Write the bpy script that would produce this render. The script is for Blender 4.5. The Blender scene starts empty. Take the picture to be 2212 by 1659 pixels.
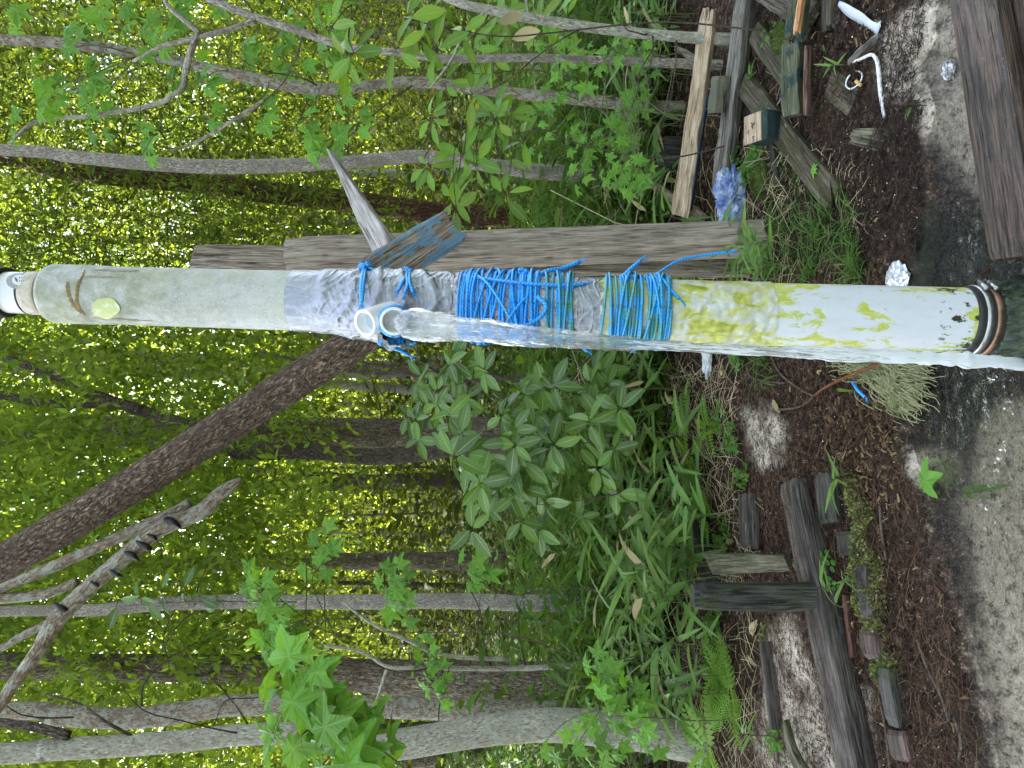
import bpy, math, random
import numpy as np
from mathutils import Vector, Matrix

# ------------------------------------------------------------------ camera, sky, sun, exposure
SC = bpy.context.scene
COL = SC.collection
F = 1597.6                      # focal length in pixels of a 2212 x 1659 view of the photograph
PITCH = math.radians(6.0)       # camera looks slightly down
CAM = Vector((0, 0, 1.0))       # phone held about a metre above the wet ground
SP, CP = math.sin(PITCH), math.cos(PITCH)
cd = bpy.data.cameras.new('camera'); cam = bpy.data.objects.new('camera', cd); COL.objects.link(cam)
fw, rt, up = Vector((0, CP, -SP)), Vector((1, 0, 0)), Vector((0, SP, CP))
# the phone was turned on its side: picture right = down, picture up = right
R3 = Matrix((-up, rt, -fw)).transposed()
cam.matrix_world = Matrix.Translation(CAM) @ R3.to_4x4()
cd.sensor_fit = 'HORIZONTAL'; cd.sensor_width = 36; cd.lens = 26
cd.clip_start = 0.02; cd.clip_end = 600
SC.camera = cam

SUN_EL, SUN_AZ = math.radians(52), math.radians(-32)     # azimuth from +Y towards +X
sdir = Vector((math.sin(SUN_AZ)*math.cos(SUN_EL), math.cos(SUN_AZ)*math.cos(SUN_EL), math.sin(SUN_EL)))
W = bpy.data.worlds.new('World'); SC.world = W; W.use_nodes = True
nt = W.node_tree
sky = nt.nodes.new('ShaderNodeTexSky'); sky.sky_type = 'NISHITA'; sky.sun_disc = False
sky.sun_elevation = SUN_EL; sky.sun_rotation = SUN_AZ
sky.dust_density = 2.0; sky.ozone_density = 1.0
bg = nt.nodes['Background']; bg.inputs['Strength'].default_value = 0.15
hs = nt.nodes.new('ShaderNodeHueSaturation'); hs.inputs['Saturation'].default_value = .62    # thin white summer haze
nt.links.new(sky.outputs[0], hs.inputs['Color']); nt.links.new(hs.outputs[0], bg.inputs[0])
sl = bpy.data.lights.new('sun', 'SUN'); so = bpy.data.objects.new('sun', sl); COL.objects.link(so)
sl.energy = 4.6; sl.angle = math.radians(0.6); sl.color = (1.0, 0.95, 0.84)
so.rotation_euler = (-sdir).to_track_quat('-Z', 'Y').to_euler(); so.location = (0, 0, 30)
SC.view_settings.view_transform = 'Standard'; SC.view_settings.look = 'None'
SC.view_settings.exposure = 3.05; SC.view_settings.gamma = 1.0
SC.render.engine = 'CYCLES'
cy = SC.cycles
cy.max_bounces = 7; cy.diffuse_bounces = 4; cy.glossy_bounces = 3; cy.transmission_bounces = 6
cy.transparent_max_bounces = 8; cy.caustics_reflective = False; cy.caustics_refractive = False
cy.use_denoising = True; cy.sample_clamp_indirect = 6.0
try: cy.denoiser = 'OPENIMAGEDENOISE'
except Exception: pass

RNG = random.Random(11); NR = np.random.default_rng(5)
U = RNG.uniform

# ------------------------------------------------------------------ pixels to places
def ray(X, Y):
    return fw + rt*((829.5-Y)/F) + up*((1106-X)/F)
def G(X, Y, z=0.0):
    d = ray(X, Y); t = (z-CAM.z)/d.z
    return CAM + d*t
def D(X, Y, y):
    d = ray(X, Y); return CAM + d*(y/d.y)
def depth(p): return (Vector(p)-CAM).dot(fw)
def m(px, p): return px*depth(p)/F
def proj(P):
    """world points (n,3) to pixels"""
    Q = np.asarray(P)-np.array(CAM)
    de = Q@np.array(fw)
    return 1106-(Q@np.array(up))/de*F, 829.5-(Q@np.array(rt))/de*F

# ------------------------------------------------------------------ noise
def _h(ix, iy, iz):
    n = (ix.astype(np.int64)*374761393 + iy.astype(np.int64)*668265263 + iz.astype(np.int64)*1274126177) & 0xffffffff
    n = ((n ^ (n >> 13))*1274126177) & 0xffffffff
    n = (n ^ (n >> 16)) & 0xffff
    return n/65535.0
def vnoise(P):
    P = np.asarray(P, float); i = np.floor(P); f = P-i; f = f*f*(3-2*f); r = 0
    for a in (0, 1):
        for b in (0, 1):
            for c in (0, 1):
                w = (f[:,0] if a else 1-f[:,0])*(f[:,1] if b else 1-f[:,1])*(f[:,2] if c else 1-f[:,2])
                r = r + w*_h(i[:,0]+a, i[:,1]+b, i[:,2]+c)
    return r*2-1
def fbm(P, o=4):
    P = np.asarray(P, float); r = 0; a = 1.0; s = 0
    for k in range(o):
        r = r+a*vnoise(P+k*17.3); s += a; a *= .5; P = P*2.03
    return r/s
def sstep(a, b, x):
    t = np.clip((x-a)/(b-a), 0, 1); return t*t*(3-2*t)

# ------------------------------------------------------------------ objects
def tag(o, label=None, cat=None, group=None, kind=None):
    if label: o['label'] = label
    if cat: o['category'] = cat
    if group: o['group'] = group
    if kind: o['kind'] = kind
    return o
def empty(name, loc, label, cat, group=None):
    o = bpy.data.objects.new(name, None); o.location = loc; o.empty_display_size = .05
    COL.objects.link(o); tag(o, label, cat, group); return o
def mesh(name, V, FA, mat, gco=None, uv=None, smooth=True):
    me = bpy.data.meshes.new(name)
    if isinstance(FA, np.ndarray):
        V = np.asarray(V, np.float32); n, k = FA.shape
        me.vertices.add(len(V)); me.vertices.foreach_set('co', V.ravel())
        me.loops.add(n*k); me.loops.foreach_set('vertex_index', FA.astype(np.int32).ravel())
        me.polygons.add(n); me.polygons.foreach_set('loop_start', np.arange(0, n*k, k, dtype=np.int32))
        me.polygons.foreach_set('loop_total', np.full(n, k, np.int32))
        me.update(calc_edges=True)
    else:
        me.from_pydata([tuple(v) for v in V], [], FA); me.update()
    if smooth: me.polygons.foreach_set('use_smooth', np.ones(len(me.polygons), bool))
    if gco is not None:
        a = me.attributes.new('gco', 'FLOAT_VECTOR', 'POINT'); a.data.foreach_set('vector', np.asarray(gco, np.float32).ravel())
    if uv is not None:
        l = me.uv_layers.new(name='UVMap'); idx = np.empty(len(me.loops), np.int32); me.loops.foreach_get('vertex_index', idx)
        l.data.foreach_set('uv', np.asarray(uv, np.float32)[idx].ravel())
    if mat: me.materials.append(mat)
    return me
def link(name, me, parent=None, M=None, loc=None):
    o = bpy.data.objects.new(name, me); COL.objects.link(o)
    if parent: o.parent = parent
    if M is not None: o.matrix_basis = M
    if loc is not None: o.location = loc
    return o
def mk(name, V, FA, mat, parent=None, origin=None, gco=None, uv=None, smooth=True):
    """one mesh object from world coordinates"""
    if parent is not None:
        # world position of a parent chain made of translations only
        o = Vector((0, 0, 0)); p = parent
        while p: o = o+p.location; p = p.parent
    else: o = Vector(origin) if origin is not None else Vector(V[0])
    V = np.asarray([tuple(v) for v in V] if not isinstance(V, np.ndarray) else V, float)-np.array(o)
    me = mesh(name, V, FA, mat, gco, uv, smooth)
    return link(name, me, parent, loc=(None if parent is not None else o))

def catmull(pts, n=6):
    P = [np.array(p, float) for p in pts]
    if len(P) < 3:
        return [P[0]+(P[1]-P[0])*k/n for k in range(n+1)]
    P = [2*P[0]-P[1]]+P+[2*P[-1]-P[-2]]; out = []
    for i in range(1, len(P)-2):
        for k in range(n):
            t = k/n; a, b, c, d = P[i-1:i+3]
            out.append(.5*((2*b)+(c-a)*t+(2*a-5*b+4*c-d)*t*t+(3*b-a-3*c+d)*t**3))
    out.append(P[-2]); return out
class Buf:
    """collects pieces for one mesh"""
    def __init__(s): s.V = []; s.F = []; s.g = []; s.n = 0
    def add(s, V, FA, g=None):
        V = np.asarray(V, float); s.V.append(V); s.F += [tuple(i+s.n for i in f) for f in FA]
        s.g.append(np.asarray(g, float) if g is not None else V); s.n += len(V)
    def obj(s, name, mat, parent=None, origin=None, smooth=True):
        V = np.vstack(s.V)
        return mk(name, V, s.F, mat, parent, origin if origin is not None else V[0], np.vstack(s.g), None, smooth)
def tube(path, rad, n=10, rough=0.0, rs=8.0, cap=True, sub=6, seed=0):
    """path: list of points, rad: list or float -> V, F, gco(x,y = round the stem, z = along)"""
    if not hasattr(rad, '__len__'): rad = [rad]*len(path)
    Q = catmull([(*p, r) for p, r in zip(path, rad)], sub) if sub > 1 else [np.array((*p, r)) for p, r in zip(path, rad)]
    Q = np.array(Q); P = Q[:, :3]; R = np.maximum(Q[:, 3], 1e-4); k = len(P)
    T = np.gradient(P, axis=0); T /= np.linalg.norm(T, axis=1)[:, None]+1e-9
    a = np.array((1., 0, 0)) if abs(T[0][0]) < .8 else np.array((0, 1., 0)); N = []
    for t in T:
        a = a-t*a.dot(t); a /= np.linalg.norm(a)+1e-9; N.append(a)
    N = np.array(N); B = np.cross(T, N)
    th = np.linspace(0, 2*math.pi, n, endpoint=False); c, s = np.cos(th), np.sin(th)
    L = np.concatenate([[0], np.cumsum(np.linalg.norm(np.diff(P, axis=0), axis=1))])
    g = np.stack([np.outer(R, c).ravel()+seed, np.outer(R, s).ravel()+seed*.7, np.repeat(L, n)], 1)
    RR = np.repeat(R, n)
    if rough: RR = RR*(1+rough*fbm(np.stack([np.tile(c, k)*1.3+seed, np.tile(s, k)*1.3, np.repeat(L, n)*rs], 1), 3))
    V = np.repeat(P, n, 0)+np.repeat(N, n, 0)*(RR*np.tile(c, k))[:, None]+np.repeat(B, n, 0)*(RR*np.tile(s, k))[:, None]
    FA = [(i*n+j, i*n+(j+1) % n, (i+1)*n+(j+1) % n, (i+1)*n+j) for i in range(k-1) for j in range(n)]
    if cap:
        V = np.vstack([V, P[0], P[-1]]); g = np.vstack([g, (seed, seed, 0), (seed, seed, L[-1])])
        FA += [(k*n, (j+1) % n, j) for j in range(n)]+[(k*n+1, (k-1)*n+j, (k-1)*n+(j+1) % n) for j in range(n)]
    return V, FA, g
def lathe(O, a, e1, prof, n=48, disp=None, seed=0.0):
    """prof: (s, r) along axis a from O"""
    O, a, e1 = np.array(O), np.array(a), np.array(e1); e1 = e1-a*e1.dot(a); e1 /= np.linalg.norm(e1); e2 = np.cross(a, e1)
    S = np.array([p[0] for p in prof]); R = np.array([p[1] for p in prof]); k = len(S)
    th = np.linspace(0, 2*math.pi, n, endpoint=False)
    TH = np.tile(th, k); SS = np.repeat(S, n); RR = np.repeat(R, n)
    if disp is not None: RR = RR+disp(TH, SS, RR)
    V = O+np.outer(SS, a)+np.outer(RR*np.cos(TH), e1)+np.outer(RR*np.sin(TH), e2)
    g = np.stack([RR*np.cos(TH)+seed, RR*np.sin(TH), SS], 1)
    FA = [(i*n+j, i*n+(j+1) % n, (i+1)*n+(j+1) % n, (i+1)*n+j) for i in range(k-1) for j in range(n)]
    return V, FA, g

# ------------------------------------------------------------------ materials
class Mt:
    def __init__(s, name):
        s.m = bpy.data.materials.new(name); s.m.use_nodes = True; s.t = s.m.node_tree; s.t.nodes.clear()
        s.out = s.n('ShaderNodeOutputMaterial')
    def n(s, typ, ins=None, **pr):
        x = s.t.nodes.new(typ)
        for k, v in pr.items(): setattr(x, k, v)
        for k, v in (ins or {}).items():
            if isinstance(v, bpy.types.NodeSocket): s.t.links.new(v, x.inputs[k])
            elif isinstance(v, (tuple, list)) and len(v) == 3 and x.inputs[k].type == 'RGBA': x.inputs[k].default_value = (*v, 1)
            else: x.inputs[k].default_value = v
        return x
    def attr(s, a): return s.n('ShaderNodeAttribute', attribute_name=a)
    def g(s): return s.attr('gco').outputs['Vector']
    def uv(s): return s.n('ShaderNodeUVMap').outputs[0]
    def mapv(s, v, sc): return s.n('ShaderNodeMapping', {'Vector': v, 'Scale': sc}).outputs[0]
    def noise(s, v, scale, det=4, ro=.55, dist=0.): return s.n('ShaderNodeTexNoise', {'Vector': v, 'Scale': scale, 'Detail': det, 'Roughness': ro, 'Distortion': dist}).outputs['Fac']
    def vor(s, v, scale, feat='F1', out='Distance', rnd=1.): return s.n('ShaderNodeTexVoronoi', {'Vector': v, 'Scale': scale, 'Randomness': rnd}, feature=feat).outputs[out]
    def ma(s, op, a, b=0., c=0.):
        x = s.t.nodes.new('ShaderNodeMath'); x.operation = op
        for i, v in enumerate((a, b, c)):
            if isinstance(v, bpy.types.NodeSocket): s.t.links.new(v, x.inputs[i])
            else: x.inputs[i].default_value = v
        return x.outputs[0]
    def rng(s, v, a, b, lo=0., hi=1.): return s.n('ShaderNodeMapRange', {'Value': v, 'From Min': a, 'From Max': b, 'To Min': lo, 'To Max': hi}, clamp=True).outputs[0]
    def ramp(s, f, st, interp='LINEAR'):
        x = s.n('ShaderNodeValToRGB', {'Fac': f}); r = x.color_ramp; r.interpolation = interp
        while len(r.elements) < len(st): r.elements.new(.5)
        for e, (p, c) in zip(r.elements, st): e.position = p; e.color = (*c, 1)
        return x.outputs[0]
    def mix(s, f, a, b, bt='MIX'):
        x = s.t.nodes.new('ShaderNodeMix'); x.data_type = 'RGBA'; x.blend_type = bt
        for i, v in ((0, f), (6, a), (7, b)):
            if isinstance(v, bpy.types.NodeSocket): s.t.links.new(v, x.inputs[i])
            else: x.inputs[i].default_value = (*v, 1) if isinstance(v, (tuple, list)) else v
        return x.outputs[2]
    def bump(s, h, st=.5, d=.01, nrm=None):
        i = {'Height': h, 'Strength': st, 'Distance': d}
        if nrm is not None: i['Normal'] = nrm
        return s.n('ShaderNodeBump', i).outputs[0]
    def pr(s, col, rough=.6, nrm=None, **kw):
        i = {'Base Color': col, 'Roughness': rough}
        if nrm is not None: i['Normal'] = nrm
        i.update(kw); return s.n('ShaderNodeBsdfPrincipled', i).outputs[0]
    def mixs(s, f, a, b):
        x = s.t.nodes.new('ShaderNodeMixShader')
        for i, v in ((0, f), (1, a), (2, b)):
            if isinstance(v, bpy.types.NodeSocket): s.t.links.new(v, x.inputs[i])
            else: x.inputs[i].default_value = v
        return x.outputs[0]
    def end(s, sh): s.t.links.new(sh, s.out.inputs[0]); return s.m

def wood(name, dark, light, moss=0., mosscol=(.05, .075, .012), paint=None, pthr=.5, rough=.8, wet=0., specks=0.):
    k = Mt(name); g = k.g()
    st = k.mapv(g, (1, 1, .045))
    gr = k.noise(st, 260, 5, .62, .3); gr2 = k.noise(k.mapv(g, (1, 1, .09)), 55, 4, .6, .8)
    f = k.ma('ADD', k.ma('MULTIPLY', gr, .55), k.ma('MULTIPLY', gr2, .45))
    c = k.ramp(f, [(.38, tuple(v*.22 for v in dark)), (.46, dark), (.52, tuple((a+b)*.5 for a, b in zip(dark, light))), (.60, light)])
    crk = k.ma('MULTIPLY', k.rng(k.ma('ABSOLUTE', k.ma('SUBTRACT', k.noise(k.mapv(g, (1, 1, .035)), 75, 3, .5, .4), .5)), 0., .018, 1, 0), k.rng(k.noise(g, 16, 3), .45, .62))
    c = k.mix(k.ma('MULTIPLY', crk, .85), c, tuple(v*.12 for v in dark))
    blot = k.noise(g, 14, 4, .6)
    c = k.mix(k.rng(blot, .45, .72, 0, .6), c, dark)
    if paint:
        pm = k.rng(k.ma('ADD', k.ma('MULTIPLY', k.noise(g, 22, 5, .65), .7), k.ma('MULTIPLY', gr2, .3)), pthr, pthr+.04)
        c = k.mix(pm, c, k.mix(k.noise(g, 60, 3), paint, tuple(v*.55 for v in paint)))
    if moss:
        mm = k.rng(k.noise(g, 18, 6, .7), .62-moss*.3, .8-moss*.2, 0, .9)
        c = k.mix(mm, c, k.mix(k.noise(g, 150, 3), mosscol, tuple(v*.4 for v in mosscol)))
    if specks:
        c = k.mix(k.ma('MULTIPLY', k.rng(k.noise(g, 120, 5, .75, 1.), .70-specks*.08, .76-specks*.08, 0, .7), k.rng(k.noise(g, 9, 3), .4, .6)), c, (.36, .35, .32))
    h = k.ma('SUBTRACT', k.ma('ADD', gr, k.ma('MULTIPLY', k.noise(g, 400, 2), .3)), k.ma('MULTIPLY', crk, 1.2))
    return k.end(k.pr(c, k.rng(blot, .3, .7, rough-wet*.5, rough), k.bump(h, .8, .005), **{'Specular IOR Level': .18+.3*wet}))

def bark(name, c1, c2, furrow=1., scale=1., lichen=0., lcol=(.36, .38, .31), crack=(.025, .02, .016), stretch=.22):
    k = Mt(name); g = k.g(); v = k.mapv(g, (1, 1, stretch))
    vv = k.n('ShaderNodeMix', {0: .055, 4: v, 5: k.n('ShaderNodeTexNoise', {'Vector': v, 'Scale': 38*scale, 'Detail': 4.}).outputs['Color']}, data_type='VECTOR').outputs[1]
    cr = k.ma('MINIMUM', k.vor(vv, 46*scale, 'DISTANCE_TO_EDGE'), k.ma('ADD', k.vor(vv, 105*scale, 'DISTANCE_TO_EDGE'), .045)); fi = k.noise(k.mapv(g, (1, 1, .4)), 120*scale, 5, .65)
    big = k.noise(g, 9*scale, 4, .6)
    c = k.ramp(fi, [(.36, tuple(v*.45 for v in c1)), (.48, c1), (.62, c2)]); c = k.mix(k.rng(big, .42, .6, 0, .7), c, k.mix(fi, tuple(v*.6 for v in c1), c1))
    cm = k.ma('MULTIPLY', k.rng(cr, .015, .11, 1, 0), k.rng(k.noise(g, 30*scale, 3), .3, .55, .4, 1.))
    c = k.mix(k.ma('MULTIPLY', cm, .85*furrow), c, crack)
    h = k.ma('ADD', k.ma('MULTIPLY', k.rng(cr, 0, .2), furrow), k.ma('MULTIPLY', fi, .5))
    if lichen:
        lm = k.rng(k.ma('ADD', k.noise(g, 34*scale, 5, .62), k.ma('MULTIPLY', k.noise(g, 150, 3), .2)), .80-lichen*.24, .85-lichen*.24)
        c = k.mix(k.ma('MULTIPLY', lm, .9), c, k.mix(k.noise(g, 160, 2), lcol, tuple(v*.6 for v in lcol)))
    return k.end(k.pr(c, .9, k.bump(h, 1., .009/scale), **{'Specular IOR Level': .1}))

def leafmat(name, col, tra, gloss=.45, vein=.25, tf=.45, var=.35, spots=0., island=False, yellow=(.16, .17, .02), spec=None):
    k = Mt(name)
    if island: rnd = k.n('ShaderNodeNewGeometry').outputs['Random Per Island']
    else: rnd = k.n('ShaderNodeObjectInfo').outputs['Random']
    r2 = k.n('ShaderNodeTexWhiteNoise', {'W': rnd}, noise_dimensions='1D').outputs['Value']
    val = k.rng(rnd, 0, 1, 1-var, 1+var)
    c = k.mix(1., col, k.n('ShaderNodeCombineColor', {0: val, 1: val, 2: val}).outputs[0], 'MULTIPLY')
    c = k.mix(k.rng(r2, .7, 1., 0, .55), c, yellow)
    t = k.mix(1., tra, k.n('ShaderNodeCombineColor', {0: val, 1: val, 2: val}).outputs[0], 'MULTIPLY')
    nrm = None
    if vein:
        uv = k.uv(); sx = k.n('ShaderNodeSeparateXYZ', {0: uv}); av = sx.outputs[1]; uu = sx.outputs[0]
        mid = k.rng(av, .05, .12, 1, 0)
        sv = k.ma('SINE', k.ma('MULTIPLY', k.ma('SUBTRACT', uu, k.ma('MULTIPLY', av, .22)), 55.))
        svm = k.rng(sv, .55, 1., 0, .5)
        c = k.mix(k.ma('MULTIPLY', k.ma('MAXIMUM', mid, k.ma('MULTIPLY', svm, .22)), vein*2), c, (.30, .40, .14))
        nrm = k.bump(k.ma('ADD', sv, k.ma('MULTIPLY', mid, -2.)), .25, .002)
    if spots:
        gn = k.n('ShaderNodeTexCoord').outputs['Object']
        c = k.mix(k.rng(k.noise(gn, 22, 2), .70, .74, 0, spots), c, (.35, .38, .25))
    p = k.pr(c, gloss, nrm, **{'Specular IOR Level': spec or (.06 if island else .26)})
    tr = k.n('ShaderNodeBsdfTranslucent', {'Color': t}).outputs[0]
    return k.end(k.mixs(tf, p, tr))

def plain(name, col, rough=.6, metal=0., ns=40, amt=.3, bump=0., **kw):
    k = Mt(name); g = k.g(); n = k.noise(g, ns, 5, .6)
    c = k.mix(k.rng(n, .35, .7, 0, amt*2), col, tuple(v*.35 for v in col))
    return k.end(k.pr(c, rough, k.bump(n, bump, .003) if bump else None, Metallic=metal, **kw))

# ------------------------------------------------------------------ ground: one sheet, fine near the camera, coarse to the horizon
def inpoly(px, py, poly):
    r = np.zeros(len(px), bool); n = len(poly); j = n-1
    for i in range(n):
        xi, yi = poly[i]; xj, yj = poly[j]
        r ^= ((yi > py) != (yj > py)) & (px < (xj-xi)*(py-yi)/(yj-yi+1e-9)+xi); j = i
    return r
def polydist(px, py, poly):
    """signed distance in pixels, positive inside"""
    d = np.full(len(px), 1e9); n = len(poly)
    for i in range(n):
        ax, ay = poly[i]; bx, by = poly[(i+1) % n]; vx, vy = bx-ax, by-ay
        t = np.clip(((px-ax)*vx+(py-ay)*vy)/(vx*vx+vy*vy+1e-9), 0, 1)
        d = np.minimum(d, np.hypot(px-ax-t*vx, py-ay-t*vy))
    return np.where(inpoly(px, py, poly), d, -d)
CREEK = [(2040,-160),(2000,60),(1965,140),(1990,250),(1975,330),(2010,420),(2000,520),(1995,600),(1975,680),(1960,760),(1955,860),
         (1965,940),(1985,1000),(2005,1060),(2015,1150),(2045,1250),(2075,1350),(2095,1450),(2115,1550),(2140,1659),(2170,1850),(2420,1850),(2420,-160)]
SANDS = [[(1880,50),(1960,10),(2060,-40),(2200,-40),(2200,420),(2060,430),(1985,340),(1950,240),(1900,190)],
         [(1600,890),(1650,860),(1690,920),(1700,1010),(1650,1030),(1605,1000)],
         [(1660,1330),(1725,1330),(1760,1450),(1830,1659),(1850,1800),(1660,1800),(1640,1500)],
         [(1850,1470),(1880,1470),(1900,1659),(1870,1700)],
         [(1960,960),(2000,960),(2030,1010),(2000,1060),(1960,1020)],
         [(2080,880),(2420,780),(2420,1900),(2170,1900),(2120,1560),(2050,1180),(2030,1080),(2060,1000)]]
DARKS = [[(1990,430),(2212,560),(2420,560),(2420,790),(2212,800),(1960,790),(1960,560)], [(1985,790),(2120,800),(2100,900),(2050,980),(1990,960)]]
MOSSP = [[(1835,1030),(1870,1030),(1890,1180),(1930,1350),(1950,1480),(1915,1480),(1880,1350),(1850,1190)],
         [(1755,1225),(1800,1320),(1815,1340),(1770,1345)], [(1650,1330),(1670,1330),(1670,1400),(1650,1390)]]
def axis_steps(lo, hi, fine, far):
    a = list(np.arange(lo, hi, fine)); s = fine; x = a[-1]
    while x < far: s *= 1.22; x += s; a.append(x)
    s = fine; x = lo; b = []
    while x > -far: s *= 1.22; x -= s; b.append(x)
    return np.array(b[::-1]+a)
gx = axis_steps(-1.35, 1.35, .0095, 260); gy = axis_steps(1.0, 3.1, .0095, 260)
XX, YY = np.meshgrid(gx, gy); P2 = np.stack([XX.ravel(), YY.ravel(), np.zeros(XX.size)], 1)
near = (P2[:,1] > .6) & (P2[:,1] < 4.5) & (abs(P2[:,0]) < 3)
pX = np.full(len(P2), -999.); pY = np.zeros(len(P2))
pX[near], pY[near] = proj(P2[near])
jx = fbm(P2*np.array((9, 9, 1))+3, 4)*34; jy = fbm(P2*np.array((9, 9, 1))+40, 4)*34
pX2, pY2 = pX+jx, pY+jy
creek = np.where(near, polydist(pX2, pY2, CREEK), -999.)
sand = np.zeros(len(P2)); dark = np.zeros(len(P2)); moss = np.zeros(len(P2))
for p in SANDS: sand = np.maximum(sand, sstep(-14, 22, np.where(near, polydist(pX2, pY2, p), -999)))
for p in DARKS: dark = np.maximum(dark, sstep(-30, 40, np.where(near, polydist(pX2, pY2, p), -999)))
for p in MOSSP: moss = np.maximum(moss, sstep(-10, 14, np.where(near, polydist(pX2, pY2, p), -999)))
bed = sstep(-30, 45, creek)
fine = fbm(P2*np.array((45, 45, 1)), 4); mid = fbm(P2*np.array((7, 7, 1))+9, 4); big = fbm(P2*np.array((.35, .35, 1))+5, 3)
cl = np.clip((P2[:,1]-3.)/3, 0, 1)
Z = -.055*bed+mid*.012*(1-.6*bed)+fine*.0065*(1-.7*bed)*(1-.6*sand)+big*.10*cl+moss*.012*(1+fine)
GZ = Z.reshape(XX.shape)
def gz(x, y):
    i = int(np.clip(np.searchsorted(gx, x)-1, 0, len(gx)-2)); j = int(np.clip(np.searchsorted(gy, y)-1, 0, len(gy)-2))
    a = (x-gx[i])/(gx[i+1]-gx[i]); b = (y-gy[j])/(gy[j+1]-gy[j])
    return (GZ[j,i]*(1-a)+GZ[j,i+1]*a)*(1-b)+(GZ[j+1,i]*(1-a)+GZ[j+1,i+1]*a)*b
def on(X, Y, dz=0.0):
    p = G(X, Y, 0.0)
    for _ in range(3): p = G(X, Y, gz(p.x, p.y))
    p.z += dz; return p
gv = P2.copy(); gv[:,2] = Z
ny, nx = XX.shape; I = np.arange(nx*ny).reshape(ny, nx)
gf = np.stack([I[:-1,:-1].ravel(), I[:-1,1:].ravel(), I[1:,1:].ravel(), I[1:,:-1].ravel()], 1)
k = Mt('forest_floor')
pos = k.n('ShaderNodeNewGeometry').outputs['Position']
n1 = k.noise(pos, 55, 6, .7); n2 = k.noise(pos, 9, 5, .6); n3 = k.noise(pos, 240, 3, .6)
soil = k.ramp(k.ma('ADD', k.ma('MULTIPLY', n1, .6), k.ma('MULTIPLY', n3, .4)), [(.40, (.003, .002, .0015)), (.5, (.026, .015, .009)), (.57, (.095, .06, .038)), (.66, (.30, .23, .17))])
sandc = k.ramp(k.ma('ADD', k.ma('MULTIPLY', n3, .45), k.ma('MULTIPLY', n1, .55)), [(.36, (.10, .08, .058)), (.44, (.33, .275, .20)), (.50, (.50, .43, .335)), (.60, (.64, .57, .48))])
grit = k.vor(pos, 330, 'F1'); sandc = k.mix(k.ma('MULTIPLY', k.rng(grit, .12, .3, .6, 0), k.rng(n2, .4, .6, 1., .25)), sandc, (.05, .042, .035))
sandc = k.mix(k.rng(k.noise(pos, 17, 5, .7, 1.), .55, .66, 0, .6), sandc, (.08, .07, .042))
sm = k.ma('MULTIPLY', k.attr('sand').outputs['Fac'], k.rng(n2, .36, .56, .35, 1.))
sm = k.ma('MULTIPLY', sm, k.rng(n1, .36, .5, .25, 1.))
sm = k.ma('MAXIMUM', sm, k.ma('MULTIPLY', k.ma('MULTIPLY', k.attr('sand').outputs['Fac'], k.attr('bed').outputs['Fac']), k.rng(n1, .36, .46, .45, 1.)))
c = k.mix(sm, soil, sandc)
c = k.mix(k.attr('dark').outputs['Fac'], c, k.ramp(n1, [(.35, (.004, .005, .003)), (.6, (.02, .026, .012)), (.8, (.07, .07, .045))]))
c = k.mix(k.ma('MULTIPLY', k.attr('moss').outputs['Fac'], k.rng(n1, .42, .55)), c, k.mix(n3, (.06, .085, .012), (.14, .16, .03)))
far = k.attr('far').outputs['Fac']
c = k.mix(far, c, k.ramp(n2, [(.3, (.03, .03, .012)), (.6, (.06, .07, .02)), (.8, (.10, .08, .04))]))
wet = k.attr('wet').outputs['Fac']
MAT_GROUND = k.end(k.pr(c, k.rng(wet, 0, 1, .85, .5), k.bump(k.ma('ADD', n1, k.ma('MULTIPLY', n3, .5)), .8, .009), **{'Specular IOR Level': k.rng(wet, 0, 1, .08, .35)}))
me = mesh('ground', gv, gf, MAT_GROUND)
for nm, arr in (('sand', sand), ('dark', dark), ('moss', moss), ('wet', np.maximum(bed, sstep(-120, 10, creek)*.8)), ('bed', bed), ('far', sstep(3.2, 5.0, P2[:,1]))):
    a = me.attributes.new(nm, 'FLOAT', 'POINT'); a.data.foreach_set('value', arr.astype(np.float32))
tag(link('ground', me), 'dark forest floor of soil, sand and litter', None, None, 'structure')

# shallow creek water over the sand bed
k = Mt('creek_water'); pos = k.n('ShaderNodeNewGeometry').outputs['Position']
dst = k.n('ShaderNodeVectorMath', {0: pos, 1: tuple(G(2160, 760))}, operation='DISTANCE').outputs['Value']
rip = k.ma('ADD', k.noise(pos, 26, 4, .55, 1.2), k.ma('MULTIPLY', k.noise(k.mapv(pos, (1, 1.6, 1)), 85, 3, .5, .8), .55))
rip = k.ma('MULTIPLY', rip, k.rng(dst, .05, .55, 3.2, .8))
nb = k.bump(rip, 1., .011)
fr = k.n('ShaderNodeFresnel', {'IOR': 1.33, 'Normal': nb}).outputs[0]
MAT_WATER = k.end(k.mixs(k.ma('MINIMUM', k.ma('MULTIPLY', fr, 1.05), 1.), k.n('ShaderNodeBsdfTransparent', {'Color': (.90, .89, .84)}).outputs[0], k.n('ShaderNodeBsdfGlossy', {'Color': (1, 1, 1), 'Roughness': .015, 'Normal': nb}).outputs[0]))
wx = np.linspace(-1.3, 1.3, 420); wy = np.linspace(.75, 1.75, 170); WX, WY = np.meshgrid(wx, wy)
wp = np.stack([WX.ravel(), WY.ravel(), np.zeros(WX.size)], 1)
_q = np.array(G(2160, 740)); dd_ = np.hypot(wp[:,0]-_q[0], wp[:,1]-_q[1]); agit = np.exp(-(dd_/.33)**2)
wq = wp+np.stack([fbm(wp*np.array((9, 9, 1))+5, 2), fbm(wp*np.array((9, 9, 1))+25, 2), np.zeros(len(wp))], 1)*.05
wp[:,2] = -.021+fbm(wq*np.array((14, 18, 1)), 3)*.0035+fbm(wq*np.array((46, 58, 1)), 3)*(.0012+.0085*agit)
J = np.arange(wp.shape[0]).reshape(170, 420)
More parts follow.
